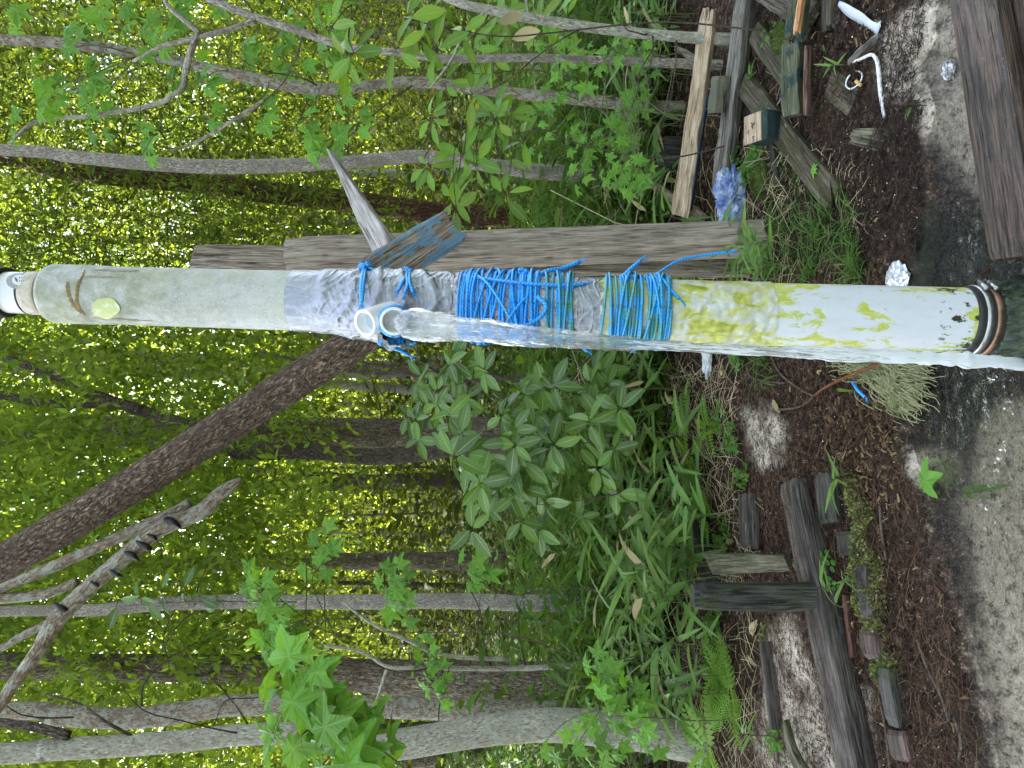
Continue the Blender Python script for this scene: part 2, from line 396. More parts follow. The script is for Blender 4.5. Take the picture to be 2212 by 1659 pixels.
wf = np.stack([J[:-1,:-1].ravel(), J[:-1,1:].ravel(), J[1:,1:].ravel(), J[1:,:-1].ravel()], 1)
cw = polydist(*proj(np.stack([wp[:,0], wp[:,1], np.zeros(len(wp))], 1)), CREEK)
wf = wf[(cw[wf] > -75).any(1)]
wo = link('creek_water', mesh('creek_water', wp, wf, MAT_WATER)); tag(wo, 'clear shallow creek water over pale sand', None, None, 'structure')

# ------------------------------------------------------------------ shared materials
W_GREY = wood('weathered_post', (.17, .13, .095), (.40, .35, .29), moss=0., rough=.8)
W_POST = wood('brown_post', (.21, .17, .135), (.42, .36, .30), rough=.8)
W_PALE = wood('pale_split_wood', (.30, .21, .13), (.56, .46, .34), rough=.75)
W_ORANGE = wood('fresh_split_wood', (.36, .17, .07), (.62, .40, .22), rough=.75)
W_BLUE = wood('blue_peeling_wood', (.20, .15, .11), (.44, .36, .28), paint=(.20, .33, .44), pthr=.475)
W_MOSS = wood('mossy_board', (.045, .035, .022), (.13, .11, .075), moss=.55, mosscol=(.055, .065, .015), rough=.75, specks=.4)
W_GREEN = wood('green_stained_board', (.06, .065, .04), (.15, .15, .09), moss=.3, paint=(.03, .06, .065), pthr=.52)
W_DGREEN = wood('dark_green_painted_wood', (.04, .05, .045), (.09, .11, .10), paint=(.03, .052, .05), pthr=.38, specks=.7)
W_TEAL = wood('blue_painted_board', (.05, .05, .045), (.12, .11, .09), paint=(.015, .06, .12), pthr=.45)
W_GREYD = wood('grey_driftwood', (.10, .09, .075), (.25, .23, .20), moss=.1, specks=.5)
W_DARK = wood('dark_wet_timber', (.026, .021, .018), (.135, .108, .092), moss=.1, rough=.6, wet=.5)
W_DARK2 = wood('dark_green_timber', (.024, .024, .02), (.085, .08, .068), moss=.3, rough=.65, specks=.55)
W_OLIVE = wood('olive_board', (.055, .05, .03), (.17, .155, .10), moss=.3, rough=.7)
W_WETP = wood('wet_brown_plank', (.035, .024, .018), (.12, .08, .058), rough=.5, wet=.5, specks=.9, moss=.12, mosscol=(.16, .09, .045))
W_CHAR = wood('charred_wood', (.02, .017, .016), (.075, .066, .06), rough=.7)
BRICK = wood('dark_wet_brick', (.020, .017, .015), (.07, .058, .05), moss=.25, rough=.6, wet=.6, specks=.5)
BRICKR = wood('reddish_wet_brick', (.035, .02, .015), (.115, .065, .05), moss=.2, rough=.6, wet=.6, specks=.5)

def plank(name, p0, p1, w, t, mat, label=None, cat=None, parent=None, group=None, upv=(0, 0, 1), jag=(0., 0.), w1=None, bow=0., roll=0., bev=.12, nseg=12, warp=.012, slant=(0., 0.), t1=None):
    """board from p0 to p1, w wide, t thick, with rounded arris, warped and splintered ends"""
    p0, p1 = np.array(p0, float), np.array(p1, float); a = p1-p0; L = np.linalg.norm(a); a /= L
    u = np.array(upv, float); u = u-a*u.dot(a); u /= np.linalg.norm(u); s = np.cross(u, a)
    if roll: u, s = u*math.cos(roll)+s*math.sin(roll), s*math.cos(roll)-u*math.sin(roll)
    w1 = w if w1 is None else w1; t1 = t if t1 is None else t1; off = U(0, 9)
    b = bev*min(t, w); ks = 8; kt = 2; ring = []
    for i in range(ks+1): ring.append((-.5+i/ks, .5))
    for i in range(1, kt): ring.append((.5, .5-i/kt))
    for i in range(ks+1): ring.append((.5-i/ks, -.5))
    for i in range(1, kt): ring.append((-.5, -.5+i/kt))
    ring = np.array(ring); n = len(ring); V = []; g = []
    e0 = NR.uniform(-1, 1, n); e1 = NR.uniform(-1, 1, n)
    e0[ks+kt:2*ks+kt+1] = e0[:ks+1][::-1]*.8+e0[ks+kt:2*ks+kt+1]*.2; e1[ks+kt:2*ks+kt+1] = e1[:ks+1][::-1]*.8+e1[ks+kt:2*ks+kt+1]*.2
    for i in range(nseg+1):
        f = i/nseg; ww = w+(w1-w)*f; tt = t+(t1-t)*f
        inset = b if i in (0, nseg) else 0
        for j, (x, y) in enumerate(ring):
            X = x*(ww-inset); Y = y*(tt-inset); cx = min(abs(abs(x)-.5), 1); cyy = abs(abs(y)-.5)
            if cx < .01 and cyy < .01: X -= math.copysign(b*.5, x); Y -= math.copysign(b*.5, y)
            z = f*L
            if i == 0: z += jag[0]*max(0, e0[j])+slant[0]*x*ww
            if i == nseg: z -= jag[1]*max(0, e1[j])-slant[1]*x*ww
            V.append((X, Y, z))
    V = np.array(V); nn = fbm(np.stack([V[:,2]*4+off, V[:,0]*6, V[:,1]*6+off], 1), 3)*warp
    nn2 = fbm(np.stack([V[:,2]*14+off, V[:,0]*40, V[:,1]*40+off], 1), 2)*warp*.3
    G3 = np.stack([V[:,0]+off, V[:,1]+off*.3, V[:,2]], 1)
    wob = bow*np.sin(V[:,2]/L*math.pi)
    WV = p0+np.outer(V[:,2], a)+np.outer(V[:,0]+nn*.5+nn2, s)+np.outer(V[:,1]+nn*.6+wob+nn2, u)
    FA = [(i*n+j, i*n+(j+1) % n, (i+1)*n+(j+1) % n, (i+1)*n+j) for i in range(nseg) for j in range(n)]
    c = len(WV); WV = np.vstack([WV, WV[:n].mean(0), WV[nseg*n:].mean(0)]); G3 = np.vstack([G3, G3[:n].mean(0), G3[nseg*n:].mean(0)])
    FA += [(c, (j+1) % n, j) for j in range(n)]+[(c+1, nseg*n+j, nseg*n+(j+1) % n) for j in range(n)]
    o = mk(name, WV, FA, mat, parent, origin=(p0 if parent is None else None), gco=G3, smooth=False)
    if label: tag(o, label, cat, group)
    return o

# ------------------------------------------------------------------ the well pipe
B0 = G(2150, 694); LEAN = math.tan(math.radians(9.0))
dr = ray(130, 635); tt = (B0.y+LEAN*CAM.z)/(dr.y-LEAN*dr.z); T0 = CAM+dr*tt
AX = (T0-B0).normalized()
def sX(X):
    lo, hi = -.4, 3.2
    for _ in range(40):
        mi = (lo+hi)/2; q = proj(np.array([B0+AX*mi]))[0][0]
        if q > X: lo = mi
        else: hi = mi
    return lo
def pr_at(X, px): p = B0+AX*sX(X); return px*depth(p)/F
def prof(lst): return [(sX(X), pr_at(X, r)) for X, r in lst]
def dense(pf, k):
    S = np.array([p[0] for p in pf]); R = np.array([p[1] for p in pf]); t = np.linspace(0, len(pf)-1, k)
    return list(zip(np.interp(t, np.arange(len(pf)), S), np.interp(t, np.arange(len(pf)), R)))
E1 = Vector((0, -1, 0)); E1 = (E1-AX*E1.dot(AX)).normalized(); E2 = AX.cross(E1)
def surf(s, th, r): return B0+AX*s+(E1*math.cos(th)+E2*math.sin(th))*r
well = empty('well_pipe', B0, 'tall white plastic well pipe wrapped in silver tape and blue rope', 'pipe')

# materials of the pipe
k = Mt('grimy_upper_pvc'); g = k.g()
n1 = k.noise(g, 30, 6, .72, .25); n2 = k.noise(k.mapv(g, (1, 1, .6)), 120, 4, .65, 2.2); n3 = k.noise(g, 7, 3)
zz = k.n('ShaderNodeSeparateXYZ', {0: g}).outputs[2]
hi = k.rng(zz, sX(640), sX(300), 0, 1)
scr = k.ma('MULTIPLY', k.rng(k.ma('ABSOLUTE', k.ma('SUBTRACT', n2, .5)), 0., .05, 1, 0), k.rng(n1, .35, .6, .35, 1.))
c = k.mix(k.ma('MULTIPLY', k.rng(n1, .3, .62), k.ma('ADD', .06, k.ma('MULTIPLY', hi, .8))), (.54, .545, .54), (.23, .25, .155))
c = k.mix(k.ma('MULTIPLY', scr, .65), c, (.17, .18, .14))
c = k.mix(k.ma('MULTIPLY', k.rng(n3, .5, .75), .5), c, (.40, .40, .20))
PVC_UP = k.end(k.pr(c, k.rng(n1, .3, .7, .6, .85), k.bump(n2, .12, .002), **{'Specular IOR Level': .25}))
k = Mt('clean_pvc'); g = k.g(); n1 = k.noise(g, 60, 4)
PVC = k.end(k.pr(k.mix(k.rng(n1, .5, .8, 0, .4), (.64, .65, .66), (.50, .50, .48)), .32, None, **{'Specular IOR Level': .5, 'Subsurface Weight': .0}))
k = Mt('stained_band'); g = k.g(); n1 = k.noise(g, 45, 6, .7, 1.)
SPOUT = plain('bright_pvc', (.80, .81, .82), .3, 0, 30, .06)
BEIGE = k.end(k.pr(k.ramp(n1, [(.3, (.28, .22, .15)), (.5, (.47, .41, .32)), (.7, (.56, .52, .44))]), .7))
k = Mt('algae_lower_pvc'); g = k.g(); zz = k.n('ShaderNodeSeparateXYZ', {0: g}).outputs[2]
a1 = k.noise(k.mapv(g, (1, 1, .42)), 26, 5, .62, .7); a2 = k.noise(k.mapv(g, (1, 1, .5)), 75, 5, .7, .5); a3 = k.noise(k.mapv(g, (1, 1, .3)), 60, 4, .6)
upz = k.rng(zz, sX(1900), sX(1500), 0.02, .095); lowz = k.rng(zz, sX(1990), sX(2080), 0., .1)
am = k.rng(k.ma('ADD', k.ma('ADD', k.ma('MULTIPLY', a1, .72), k.ma('MULTIPLY', a2, .28)), upz), .545, .585)
c = k.mix(k.rng(a3, .5, .75, 0, .35), (.585, .60, .625), (.47, .47, .46))
c = k.mix(k.rng(k.noise(g, 40, 5, .7), .66, .72, 0, .5), c, (.45, .36, .28))
c = k.mix(k.ma('MULTIPLY', am, k.rng(a2, .3, .6, .55, .95)), c, k.mix(a2, (.60, .62, .02), (.28, .33, .01)))
bm = k.rng(k.ma('ADD', k.ma('MULTIPLY', k.noise(k.mapv(g, (1, 1, .6)), 48, 5, .65), 1.), lowz), .595, .63)
bz = k.rng(zz, sX(1960), sX(2020), 0, 1)
c = k.mix(k.ma('MULTIPLY', bm, bz), c, (.025, .03, .012))
PVC_LOW = k.end(k.pr(c, k.rng(am, 0, 1, .3, .6), k.bump(k.ma('ADD', am, k.ma('MULTIPLY', a3, .3)), .2, .002), **{'Specular IOR Level': .5}))
k = Mt('silver_tape'); g = k.g(); n1 = k.noise(k.mapv(g, (1, 1, .5)), 55, 4, .6, 1.2)
weave = k.ma('SINE', k.ma('MULTIPLY', k.n('ShaderNodeSeparateXYZ', {0: g}).outputs[2], 3600.))
TAPE = k.end(k.pr(k.mix(k.rng(n1, .35, .7), (.33, .345, .39), (.22, .235, .27)), k.rng(n1, .3, .7, .18, .28), k.bump(k.ma('ADD', k.ma('MULTIPLY', n1, 1.), k.ma('MULTIPLY', weave, .04)), .5, .005), Metallic=.6))
k = Mt('wet_plastic_wrap'); g = k.g(); n1 = k.noise(g, 70, 5, .65, .8); n2 = k.noise(k.mapv(g, (1, 1, .6)), 30, 3)
c = k.ramp(n1, [(.33, (.06, .065, .06)), (.42, (.36, .35, .38)), (.56, (.60, .58, .63)), (.75, (.72, .72, .75))])
c = k.mix(k.rng(n2, .6, .75, 0, .6), c, (.08, .10, .05))
WRAP = k.end(k.pr(c, .22, k.bump(n1, .8, .012), **{'Specular IOR Level': .6}))
k = Mt('algae_film'); g = k.g(); n1 = k.noise(k.mapv(g, (1, 1, .5)), 38, 5, .65, .8); n2 = k.noise(g, 120, 3)
c = k.ramp(n1, [(.32, (.54, .55, .52)), (.47, (.47, .48, .38)), (.55, (.46, .47, .10)), (.7, (.20, .24, .02))])
FILM = k.end(k.pr(c, .35, k.bump(n1, .45, .006)))
k = Mt('blue_rope'); g = k.g(); sx = k.n('ShaderNodeSeparateXYZ', {0: g})
ang = k.ma('ARCTAN2', sx.outputs[1], sx.outputs[0]); tw = k.ma('SINE', k.ma('ADD', k.ma('MULTIPLY', sx.outputs[2], 900.), k.ma('MULTIPLY', ang, 2.)))
alg = k.attr('algae').outputs['Fac']; pos = k.n('ShaderNodeNewGeometry').outputs['Position']
c = k.mix(k.rng(tw, -1, 1), (.006, .22, .68), (.03, .42, .97))
c = k.mix(k.rng(k.noise(pos, 30, 2), .4, .7, 0, .4), c, (.03, .40, .95))
ROPE = k.end(k.pr(c, .38, k.bump(tw, .35, .001), **{'Specular IOR Level': .6}))
c2 = (.06, .28, .30)
k2 = Mt('algae_stained_rope'); g = k2.g(); sx = k2.n('ShaderNodeSeparateXYZ', {0: g})
tw = k2.ma('SINE', k2.ma('ADD', k2.ma('MULTIPLY', sx.outputs[2], 900.), k2.ma('MULTIPLY', k2.ma('ARCTAN2', sx.outputs[1], sx.outputs[0]), 2.)))
pos = k2.n('ShaderNodeNewGeometry').outputs['Position']
c = k2.mix(k2.rng(k2.noise(pos, 45, 3), .38, .62, 0, 1), (.01, .30, .72), (.07, .29, .24))
ROPE_G = k2.end(k2.pr(c, .4, k2.bump(tw, .35, .001), **{'Specular IOR Level': .6}))
RUBBER = plain('black_rubber', (.018, .018, .018), .45, 0, 80, .4, .3)
STEEL = plain('worn_steel_band', (.42, .42, .40), .3, .9, 50, .35)
RUST = plain('rusty_steel', (.34, .19, .11), .5, .5, 50, .35)

def turned(name, pf, mat, n=56, disp=None, k=None, parent=well, seed=0.):
    V, FA, g = lathe(B0, AX, E1, dense(pf, k) if k else pf, n, disp, seed)
    return mk(name, V, FA, mat, parent, gco=g)
# plain pipes from the top down
turned('top_collar', prof([(-140,40),(-139,55),(-30,55),(18,54),(20,42)]), RUBBER)
turned('top_pipe', prof([(-90,43.5),(60,45),(62,45.5)]), PVC, k=8)
turned('stained_band', prof([(66,42),(67,46.3),(101,47.5),(104,44)]), BEIGE, k=8)
turned('seam_ring', prof([(100,42),(102,49.5),(108,51),(112,44)]), plain('brown_seam', (.12, .09, .07), .7))
upp = turned('upper_pipe', prof([(113,40),(110.5,52),(113,59.5),(120,63),(130,63.6),(200,63.8),(260,62.6),(300,62.6),(650,64.3)]), PVC_UP, k=60)
low = turned('lower_pipe', prof([(1440,66.5),(1600,67.5),(1900,69.6),(2086,70.3)]), PVC_LOW, k=40)
# crumpled silver tape, lumpy wrap under the rope, second tape band and the algae film
def crumple(amp, sc, seed, ridge=1.):
    def f(TH, S, R):
        P = np.stack([np.cos(TH)*1.6+seed, np.sin(TH)*1.6, S*sc+.55*np.sin(TH*1+seed)], 1)
        a = fbm(P*np.array((1.3, 1.3, 1.)), 3)
        r = 1-np.abs(fbm(P*np.array((2.2, 2.2, 2.4))+7, 4))*2.6
        return amp*(a*1.2+ridge*r)
    return f
def wrinkle(amp, seed, sh=1.5):
    def f(TH, S, R):
        c, s = np.cos(TH), np.sin(TH); o = 0
        for q, (fz, ft, dg) in enumerate(((46, .8, 1.), (85, 1.3, -1.6), (150, 1.9, 1.2))):
            n = vnoise(np.stack([c*ft+seed+q*5, s*ft, S*fz+dg*sh*np.sin(TH*1.+q)*2+fbm(np.stack([c*1.2, s*1.2, S*10+q], 1), 2)*1.2], 1))
            o = o+(1-np.minimum(1, np.abs(n)*2.6))**2/(1+q*.9)
        return amp*(o-.5)
    return f
def tapedisp(TH, S, R):
    s0, s1 = sX(650), sX(985); t = np.clip((s0-S)/(s0-s1), 0, 1)
    base = wrinkle(.0017, 3)(TH, S, R)
    fold = .0035*np.abs(np.sin(S*62+np.sin(TH+.6)*1.8+2.2*fbm(np.stack([np.cos(TH), np.sin(TH), S*7], 1), 2)))**7
    sw = np.exp(-((t-.52)/.28)**2)*(.004+.007*np.clip(np.sin(TH*1.+2.6), 0, 1))   # bulge where the branch and board are bound in
    return (base+fold+sw)*sstep(.04, .28, t)
tape = turned('tape_wrap', prof([(636,64.6),(637,66.2),(700,67.5),(800,70.5),(900,71),(985,70)]), TAPE, 200, tapedisp, 340)
turned('plastic_wrap', prof([(978,68),(1100,69),(1245,67.5)]), WRAP, 130, crumple(.0034, 45, 11), 130)
turned('tape_wrap', prof([(1232,69.5),(1298,69.5)]), TAPE, 130, wrinkle(.0020, 19), 110)
turned('algae_film', prof([(1292,67.5),(1450,67.2),(1560,68.2),(1660,68.6)]), FILM, 110, crumple(.0018, 26, 31), 90)

# the ropes
def ropering(buf, s, amp, ph, r, th0=0, th1=2*math.pi, lift=0, sl=0.):
    n = 44; P = []
    for i in range(n+1):
        th = th0+(th1-th0)*i/n
        P.append(surf(s+amp*math.sin(th+ph)+sl*(i/n-.5), th, pr_at_s(s)+lift+.0014*math.sin(th*3+ph*5)))
    V, FA, g = tube(P, r, 6, sub=1, cap=True); buf.add(V, FA, g)
_sx = np.array([sX(x) for x in range(560, 2100, 20)]); _rr = np.array([pr_at(x, 70) for x in range(560, 2100, 20)])
def pr_at_s(s): return float(np.interp(s, _sx[::-1], _rr[::-1]))+.0035
def band(name, X0, X1, n, mat, mess, r=.0026, seed=1):
    rr = random.Random(seed); b = Buf(); s0, s1 = sX(X0), sX(X1)
    for i in range(n):
        f = (i+.5)/n; s = s0+(s1-s0)*f+rr.uniform(-.006, .006)
        ropering(b, s, rr.uniform(.001, .006), rr.uniform(0, 6.28), r*rr.uniform(.85, 1.1), lift=rr.choice((0, 0, .003)))
    for i in range(mess):
        s = s0+(s1-s0)*rr.uniform(.15, .85)
        ropering(b, s, rr.uniform(.012, .027)*min(1, abs(s1-s0)/.16), rr.uniform(0, 6.28), r, lift=.005+.002*rr.random())
    return b.obj(name, mat, well)
band('rope_wrap', 992, 1165, 25, ROPE, 6, seed=4)
band('rope_wrap', 1110, 1172, 9, ROPE, 2, seed=14)
band('rope_wrap', 1176, 1236, 13, ROPE_G, 2, seed=5)
band('rope_wrap', 1302, 1440, 24, ROPE_G, 4, seed=6)
band('rope_wrap', 1405, 1440, 7, ROPE_G, 1, seed=16)
def strand(b, pts, r=.0024, fray=True, rr=random.Random(3)):
    V, FA, g = tube(pts, r, 7, sub=5); b.add(V, FA, g)
    if fray:
        e = Vector(pts[-1]); d = (e-Vector(pts[-2])).normalized()
        for i in range(6):
            o = Vector((rr.uniform(-1, 1), rr.uniform(-1, 1), rr.uniform(-1, 1)))*.006
            V, FA, g = tube([e-d*.004, e+d*.008+o*.4, e+d*.013+o], .0008, 4, sub=2); b.add(V, FA, g)
def knot(b, c, R, n, rr, r=.0024):
    for i in range(n):
        a = Vector((rr.gauss(0, 1), rr.gauss(0, 1), rr.gauss(0, 1))).normalized(); q = a.orthogonal().normalized(); w = a.cross(q)
        P = [Vector(c)+q*math.cos(t)*R*rr.uniform(.7, 1.1)+w*math.sin(t)*R*rr.uniform(.5, 1.)+a*rr.uniform(-.3, .3)*R for t in np.linspace(0, 5.2, 9)]
        V, FA, g = tube(P, r, 6, sub=3); b.add(V, FA, g)
rr = random.Random(8)
def ropey(name, knots, strands, mat=ROPE):
    b = Buf()
    for (X, Y, y, R, n) in knots: knot(b, D(X, Y, y), R, n, rr)
    for st in strands: strand(b, [D(*p) for p in st[0]], st[1] if len(st) > 1 else .0026, rr=rr)
    return b.obj(name, mat, well)
yA = (B0+AX*sX(1130)).y; yB = (B0+AX*sX(1390)).y; yT = (B0+AX*sX(830)).y
ropey('rope_knot', [(1105,596,yA-.015,.009,7),(1130,592,yA-.02,.011,9),(1160,600,yA-.02,.008,6)],
      [([(1150,600,yA-.03),(1185,585,yA-.02),(1215,580,yA-.01),(1252,566,yA)], .0042),
       ([(1000,596,yA-.02),(1080,606,yA-.055),(1160,614,yA-.065),(1220,616,yA-.065),(1266,613,yA-.06)], .003),
       ([(1160,640,yA-.075),(1180,660,yA-.08),(1168,685,yA-.08),(1135,705,yA-.08),(1110,725,yA-.075)], .004),
       ([(1170,612,yA-.05),(1120,660,yA-.078),(1085,712,yA-.078)], .0026),
       ([(1010,590,yA),(1030,595,yA-.03),(1060,620,yA-.066),(1110,700,yA-.078)], .0026)])
ropey('rope_knot', [(1368,601,yB-.015,.006,5),(1395,603,yB-.02,.008,8)],
      [([(1340,603,yB-.02),(1360,583,yB-.01),(1385,562,yB)], .0036),
       ([(1408,603,yB-.03),(1430,585,yB-.02),(1470,562,yB),(1530,550,yB+.01),(1572,545,yB+.01)], .0026),
       ([(1410,600,yB-.02),(1432,604,yB-.05),(1448,625,yB-.06),(1468,645,yB-.065)], .003)])
ropey('rope_knot', [(1385,742,yB-.03,.006,6)], [([(1405,690,yB-.072),(1390,735,yB-.05),(1375,752,yB-.03)], .0026)], ROPE_G)
yK = yT-.019
ropey('rope_knot', [(783,578,yK,.007,7),(795,573,yK,.006,4)],
      [([(786,580,yK),(782,600,yK-.045),(780,630,yK-.068),(781,655,yK-.078)], .0034),([(790,580,yK),(787,600,yK-.045),(784,625,yK-.066),(782,650,yK-.078)], .003),([(790,575,yK),(812,585,yK-.01)], .002)])
ropey('rope_knot', [(884,588,yK-.01,.008,7),(876,583,yK,.006,5)],
      [([(880,590,yK-.02),(868,612,yK-.055),(862,625,yK-.065)], .0036),([(885,590,yK-.02),(885,612,yK-.055),(893,632,yK-.07)], .0034),([(878,588,yK-.02),(880,615,yK-.06),(875,632,yK-.07)], .0028)])
ropey('rope_knot', [(846,742,yT-.045,.008,8),(866,740,yT-.045,.009,7),(890,735,yT-.045,.008,5),(822,741,yT-.02,.004,3)],
      [([(846,742,yT-.04),(852,752,yT-.04),(866,758,yT-.035),(882,767,yT-.03)], .0034)])
ropey('rope_end', [], [([(1255,748,yA-.02),(1262,752,yA-.01),(1268,757,yA)], .004)])

# spouts: short white sockets with a step inside
def spout(X, Y, y, r, nrm, L):
    c = D(X, Y, y); n = Vector(nrm).normalized(); back = -n
    pf = [(0, r*.80), (0, r*.84), (-.0008, r*.99), (.0015, r), (.024, r*1.0), (.026, r*.985), (L, r*.97)]
    V, FA, g = lathe(c, back, up3, pf, 48); o = mk('spout', V, FA, SPOUT, well, gco=g)
    V, FA, g = lathe(c, back, up3, [(0, r*.84), (.002, r*.83), (.019, r*.83), (.0192, r*.70), (.022, r*.68), (.034, r*.68), (.035, .0005)], 48)
    mk('spout_bore', V, FA, SPOUT, o, gco=g); return c, n
up3 = Vector((0, 0, 1))
c1, n1_ = spout(788, 698, yT-.118, pr_at(790, 30)*.91, (-.30, -.76, .60), .10)
c2, n2_ = spout(851, 694, yT-.135, pr_at(850, 31)*.90, (-.10, -1., -.03), .11)
b = Buf()                                                   # rope lashed round the wet spout
for i in range(7):
    q = c2-n2_*(.016+.0042*i); e = n2_.cross(up3).normalized(); f = e.cross(n2_)
    rr_ = pr_at(850, 31)*.93+.001*(i % 2)
    V, FA, g = tube([q+e*math.cos(t)*rr_+f*math.sin(t)*rr_*(1+.06*math.sin(i*2.))+n2_*.004*math.sin(t+i) for t in np.linspace(0, 6.28, 28)], .0024, 6, sub=1); b.add(V, FA, g)
b.obj('rope_wrap', ROPE, well)
# tape skirt gathered round the spouts
V, FA, g = lathe(c2+Vector((0, .11, 0)), n2_, up3, [(-.02, .044), (.0, .041), (.03, .035), (.052, .030)], 60,
                 lambda TH, S, R: .006*fbm(np.stack([np.cos(TH)*2.5, np.sin(TH)*2.5, S*30], 1), 4)+.004*np.abs(np.sin(TH*7+S*50)))
mk('tape_skirt', V, FA, TAPE, well, gco=g)

# flat marks that follow the pipe wall
def on_pipe(X, Y, off, Rfun):
    d = ray(X, Y); o = CAM; w = o-B0; a = AX
    for R in (Rfun,):
        dp = d-a*d.dot(a); wp_ = w-a*w.dot(a); A = dp.dot(dp); Bq = 2*dp.dot(wp_); C = wp_.dot(wp_)-(R+off)**2
        dis = max(Bq*Bq-4*A*C, 0); return o+d*((-Bq-math.sqrt(dis))/(2*A))
def patch(name, cX, cY, rX, rY, R, mat, off=.0006, parent=well, n=28, shape=None):
    V = [on_pipe(cX, cY, off, R)]; uv = [(0, 0)]; FA = []; K = 5
    for j in range(1, K+1):
        for i in range(n):
            a = 2*math.pi*i/n; q = (shape(a) if shape else 1.)*j/K
            V.append(on_pipe(cX+rX*q*math.cos(a), cY+rY*q*math.sin(a), off, R)); uv.append((q*math.cos(a), q*math.sin(a)))
    FA += [(0, 1+i, 1+(i+1) % n) for i in range(n)]
    for j in range(K-1): FA += [(1+j*n+i, 1+(j+1)*n+i, 1+(j+1)*n+(i+1) % n, 1+j*n+(i+1) % n) for i in range(n)]
    return mk(name, V, FA, mat, parent, gco=np.array([(*u, 0) for u in uv]), uv=uv)
def ribbon(name, pts, R, mat, off=.0007, parent=well):
    P = np.array(catmull(pts, 5)); T = np.gradient(P[:, :2], axis=0); T /= np.linalg.norm(T, axis=1)[:, None]; V = []; FA = []
    for i, (X, Y, w) in enumerate(P):
        w = w*(1+.35*math.sin(i*2.3)); nx_, ny_ = -T[i][1], T[i][0]
        V += [on_pipe(X+nx_*w/2, Y+ny_*w/2, off, R), on_pipe(X-nx_*w/2, Y-ny_*w/2, off, R)]
        if i: FA.append((2*i-2, 2*i-1, 2*i+1, 2*i))
    return mk(name, V, FA, mat, parent, gco=np.array(V))
Rup = pr_at(200, 63.8); Rtop = pr_at(44, 45.3)
k = Mt('worn_oval_label'); g = k.g(); n1 = k.noise(g, 1.6, 3, .5)
LABEL = k.end(k.pr(k.mix(k.rng(n1, .52, .7), (.46, .50, .20), (.62, .64, .48)), .4))
patch('oval_label', 228, 666, 30, 23, pr_at(228, 63.8), LABEL, shape=lambda a: 1+.05*math.sin(5*a+1)+(.09*math.sin(11*a) if 2.2 < a < 4.4 else 0))
OCHRE = plain('ochre_crack', (.30, .19, .06), .8, 0, 90, .5)
ribbon('crack_stain', [(145,608,4),(146,625,7.5),(150,642,7),(160,660,8),(172,668,9)], pr_at(150, 63.8), OCHRE)
ribbon('crack_stain', [(183,582,2),(178,596,4),(169,612,6),(166,630,6),(165,650,7),(169,668,9),(180,677,3),(184,683,1.5)], pr_at(165, 63.8), OCHRE)
STREAK = plain('brown_streak', (.38, .31, .20), .8, 0, 60, .4)
ribbon('rust_streak', [(178,597,2),(200,597,4),(230,598,2.5),(260,599,.8)], pr_at(220, 63.6), STREAK)
ribbon('rust_streak', [(186,686,1.5),(220,689,4),(270,692,4),(330,694,1)], pr_at(250, 63), STREAK)
ribbon('rust_streak', [(200,583,2),(250,583,4),(300,584,2)], pr_at(250, 63), STREAK)
# printed round seal near the top: grey ring with illegible lettering, dark bird-like mark and two printed lines
k = Mt('grey_print'); g = k.g(); n1 = k.noise(g, 9, 4, .6)
INK = k.end(k.pr(k.mix(k.rng(n1, .42, .6), (.17, .18, .19), (.42, .42, .42)), .5))
seal = patch('round_seal', 42, 607, 29, 18, Rtop, INK)
patch('seal_centre', 42, 605, 16.5, 11, Rtop, PVC, .0010)
DINK = plain('dark_print', (.10, .10, .11), .6)
ribbon('seal_mark', [(32,599,2.2),(35,604,5),(37,609,1.5)], Rtop, DINK, .0013)
for yy in (599.5, 606.5):
    for q in range(4): ribbon('seal_letter', [(41+q*4, yy-2, .9), (43+q*4, yy, 1.1), (41.5+q*4, yy+2, .9)], Rtop, DINK, .0013)

# rubber coupling and two hose clamps
turned('rubber_coupling', prof([(2074,68),(2075,72),(2080,73.5),(2112,74),(2150,76),(2200,77),(2260,78)]), RUBBER, 64, lambda TH, S, R: .0012*fbm(np.stack([np.cos(TH)*4, np.sin(TH)*4, S*60], 1), 3), 40)
def clamp(X, w, mat):
    o = turned('hose_clamp', prof([(X, 73),(X+.3, 76),(X+w*.5, 76.3),(X+w-.3, 76),(X+w, 73)]), mat, 72)
    s = sX(X+w/2); r = pr_at(X, 77)
    th = 1.02; e = (E1*math.cos(th)+E2*math.sin(th)); tn = (-E1*math.sin(th)+E2*math.cos(th)); c = B0+AX*s+e*(r+.004)
    V, FA, g = tube([c-tn*.014, c+tn*.012], .0052, 10, sub=2); mk('screw_housing', V, FA, STEEL, o, gco=g)
    V, FA, g = tube([c+tn*.012, c+tn*.017], .0042, 6, sub=2); mk('screw_head', V, FA, STEEL, o, gco=g)
    if mat is RUST:
        for i in range(22):
            t = -.75+.045*i; q = E1*math.cos(t)+E2*math.sin(t); z = AX*(abs(sX(X)-sX(X+w))*.28); p = B0+AX*s+q*(r+.0006)
            V, FA, g = tube([p-z, p+z], .0006, 4, sub=1); mk('slot', V, FA, RUBBER, o, gco=g)
    return o
clamp(2091, 13, STEEL); clamp(2112, 12, RUST)
# algae-draped foot of the pipe where it enters the water
k = Mt('wet_algae'); g = k.g(); n1 = k.noise(k.mapv(g, (1, 1, .35)), 60, 5, .65, .8)
ALGAE = k.end(k.pr(k.ramp(n1, [(.3, (.006, .008, .006)), (.5, (.022, .035, .02)), (.65, (.06, .085, .03)), (.8, (.16, .20, .15))]), .25, k.bump(n1, .8, .01), **{'Specular IOR Level': .6}))
turned('algae_skirt', prof([(2128,70),(2129,79),(2145,84),(2180,95),(2240,104)]), ALGAE, 80, lambda TH, S, R: .009*fbm(np.stack([np.cos(TH)*3, np.sin(TH)*3, S*18], 1), 4)+.003*np.sin(TH*23+3*np.sin(S*60)), 40)

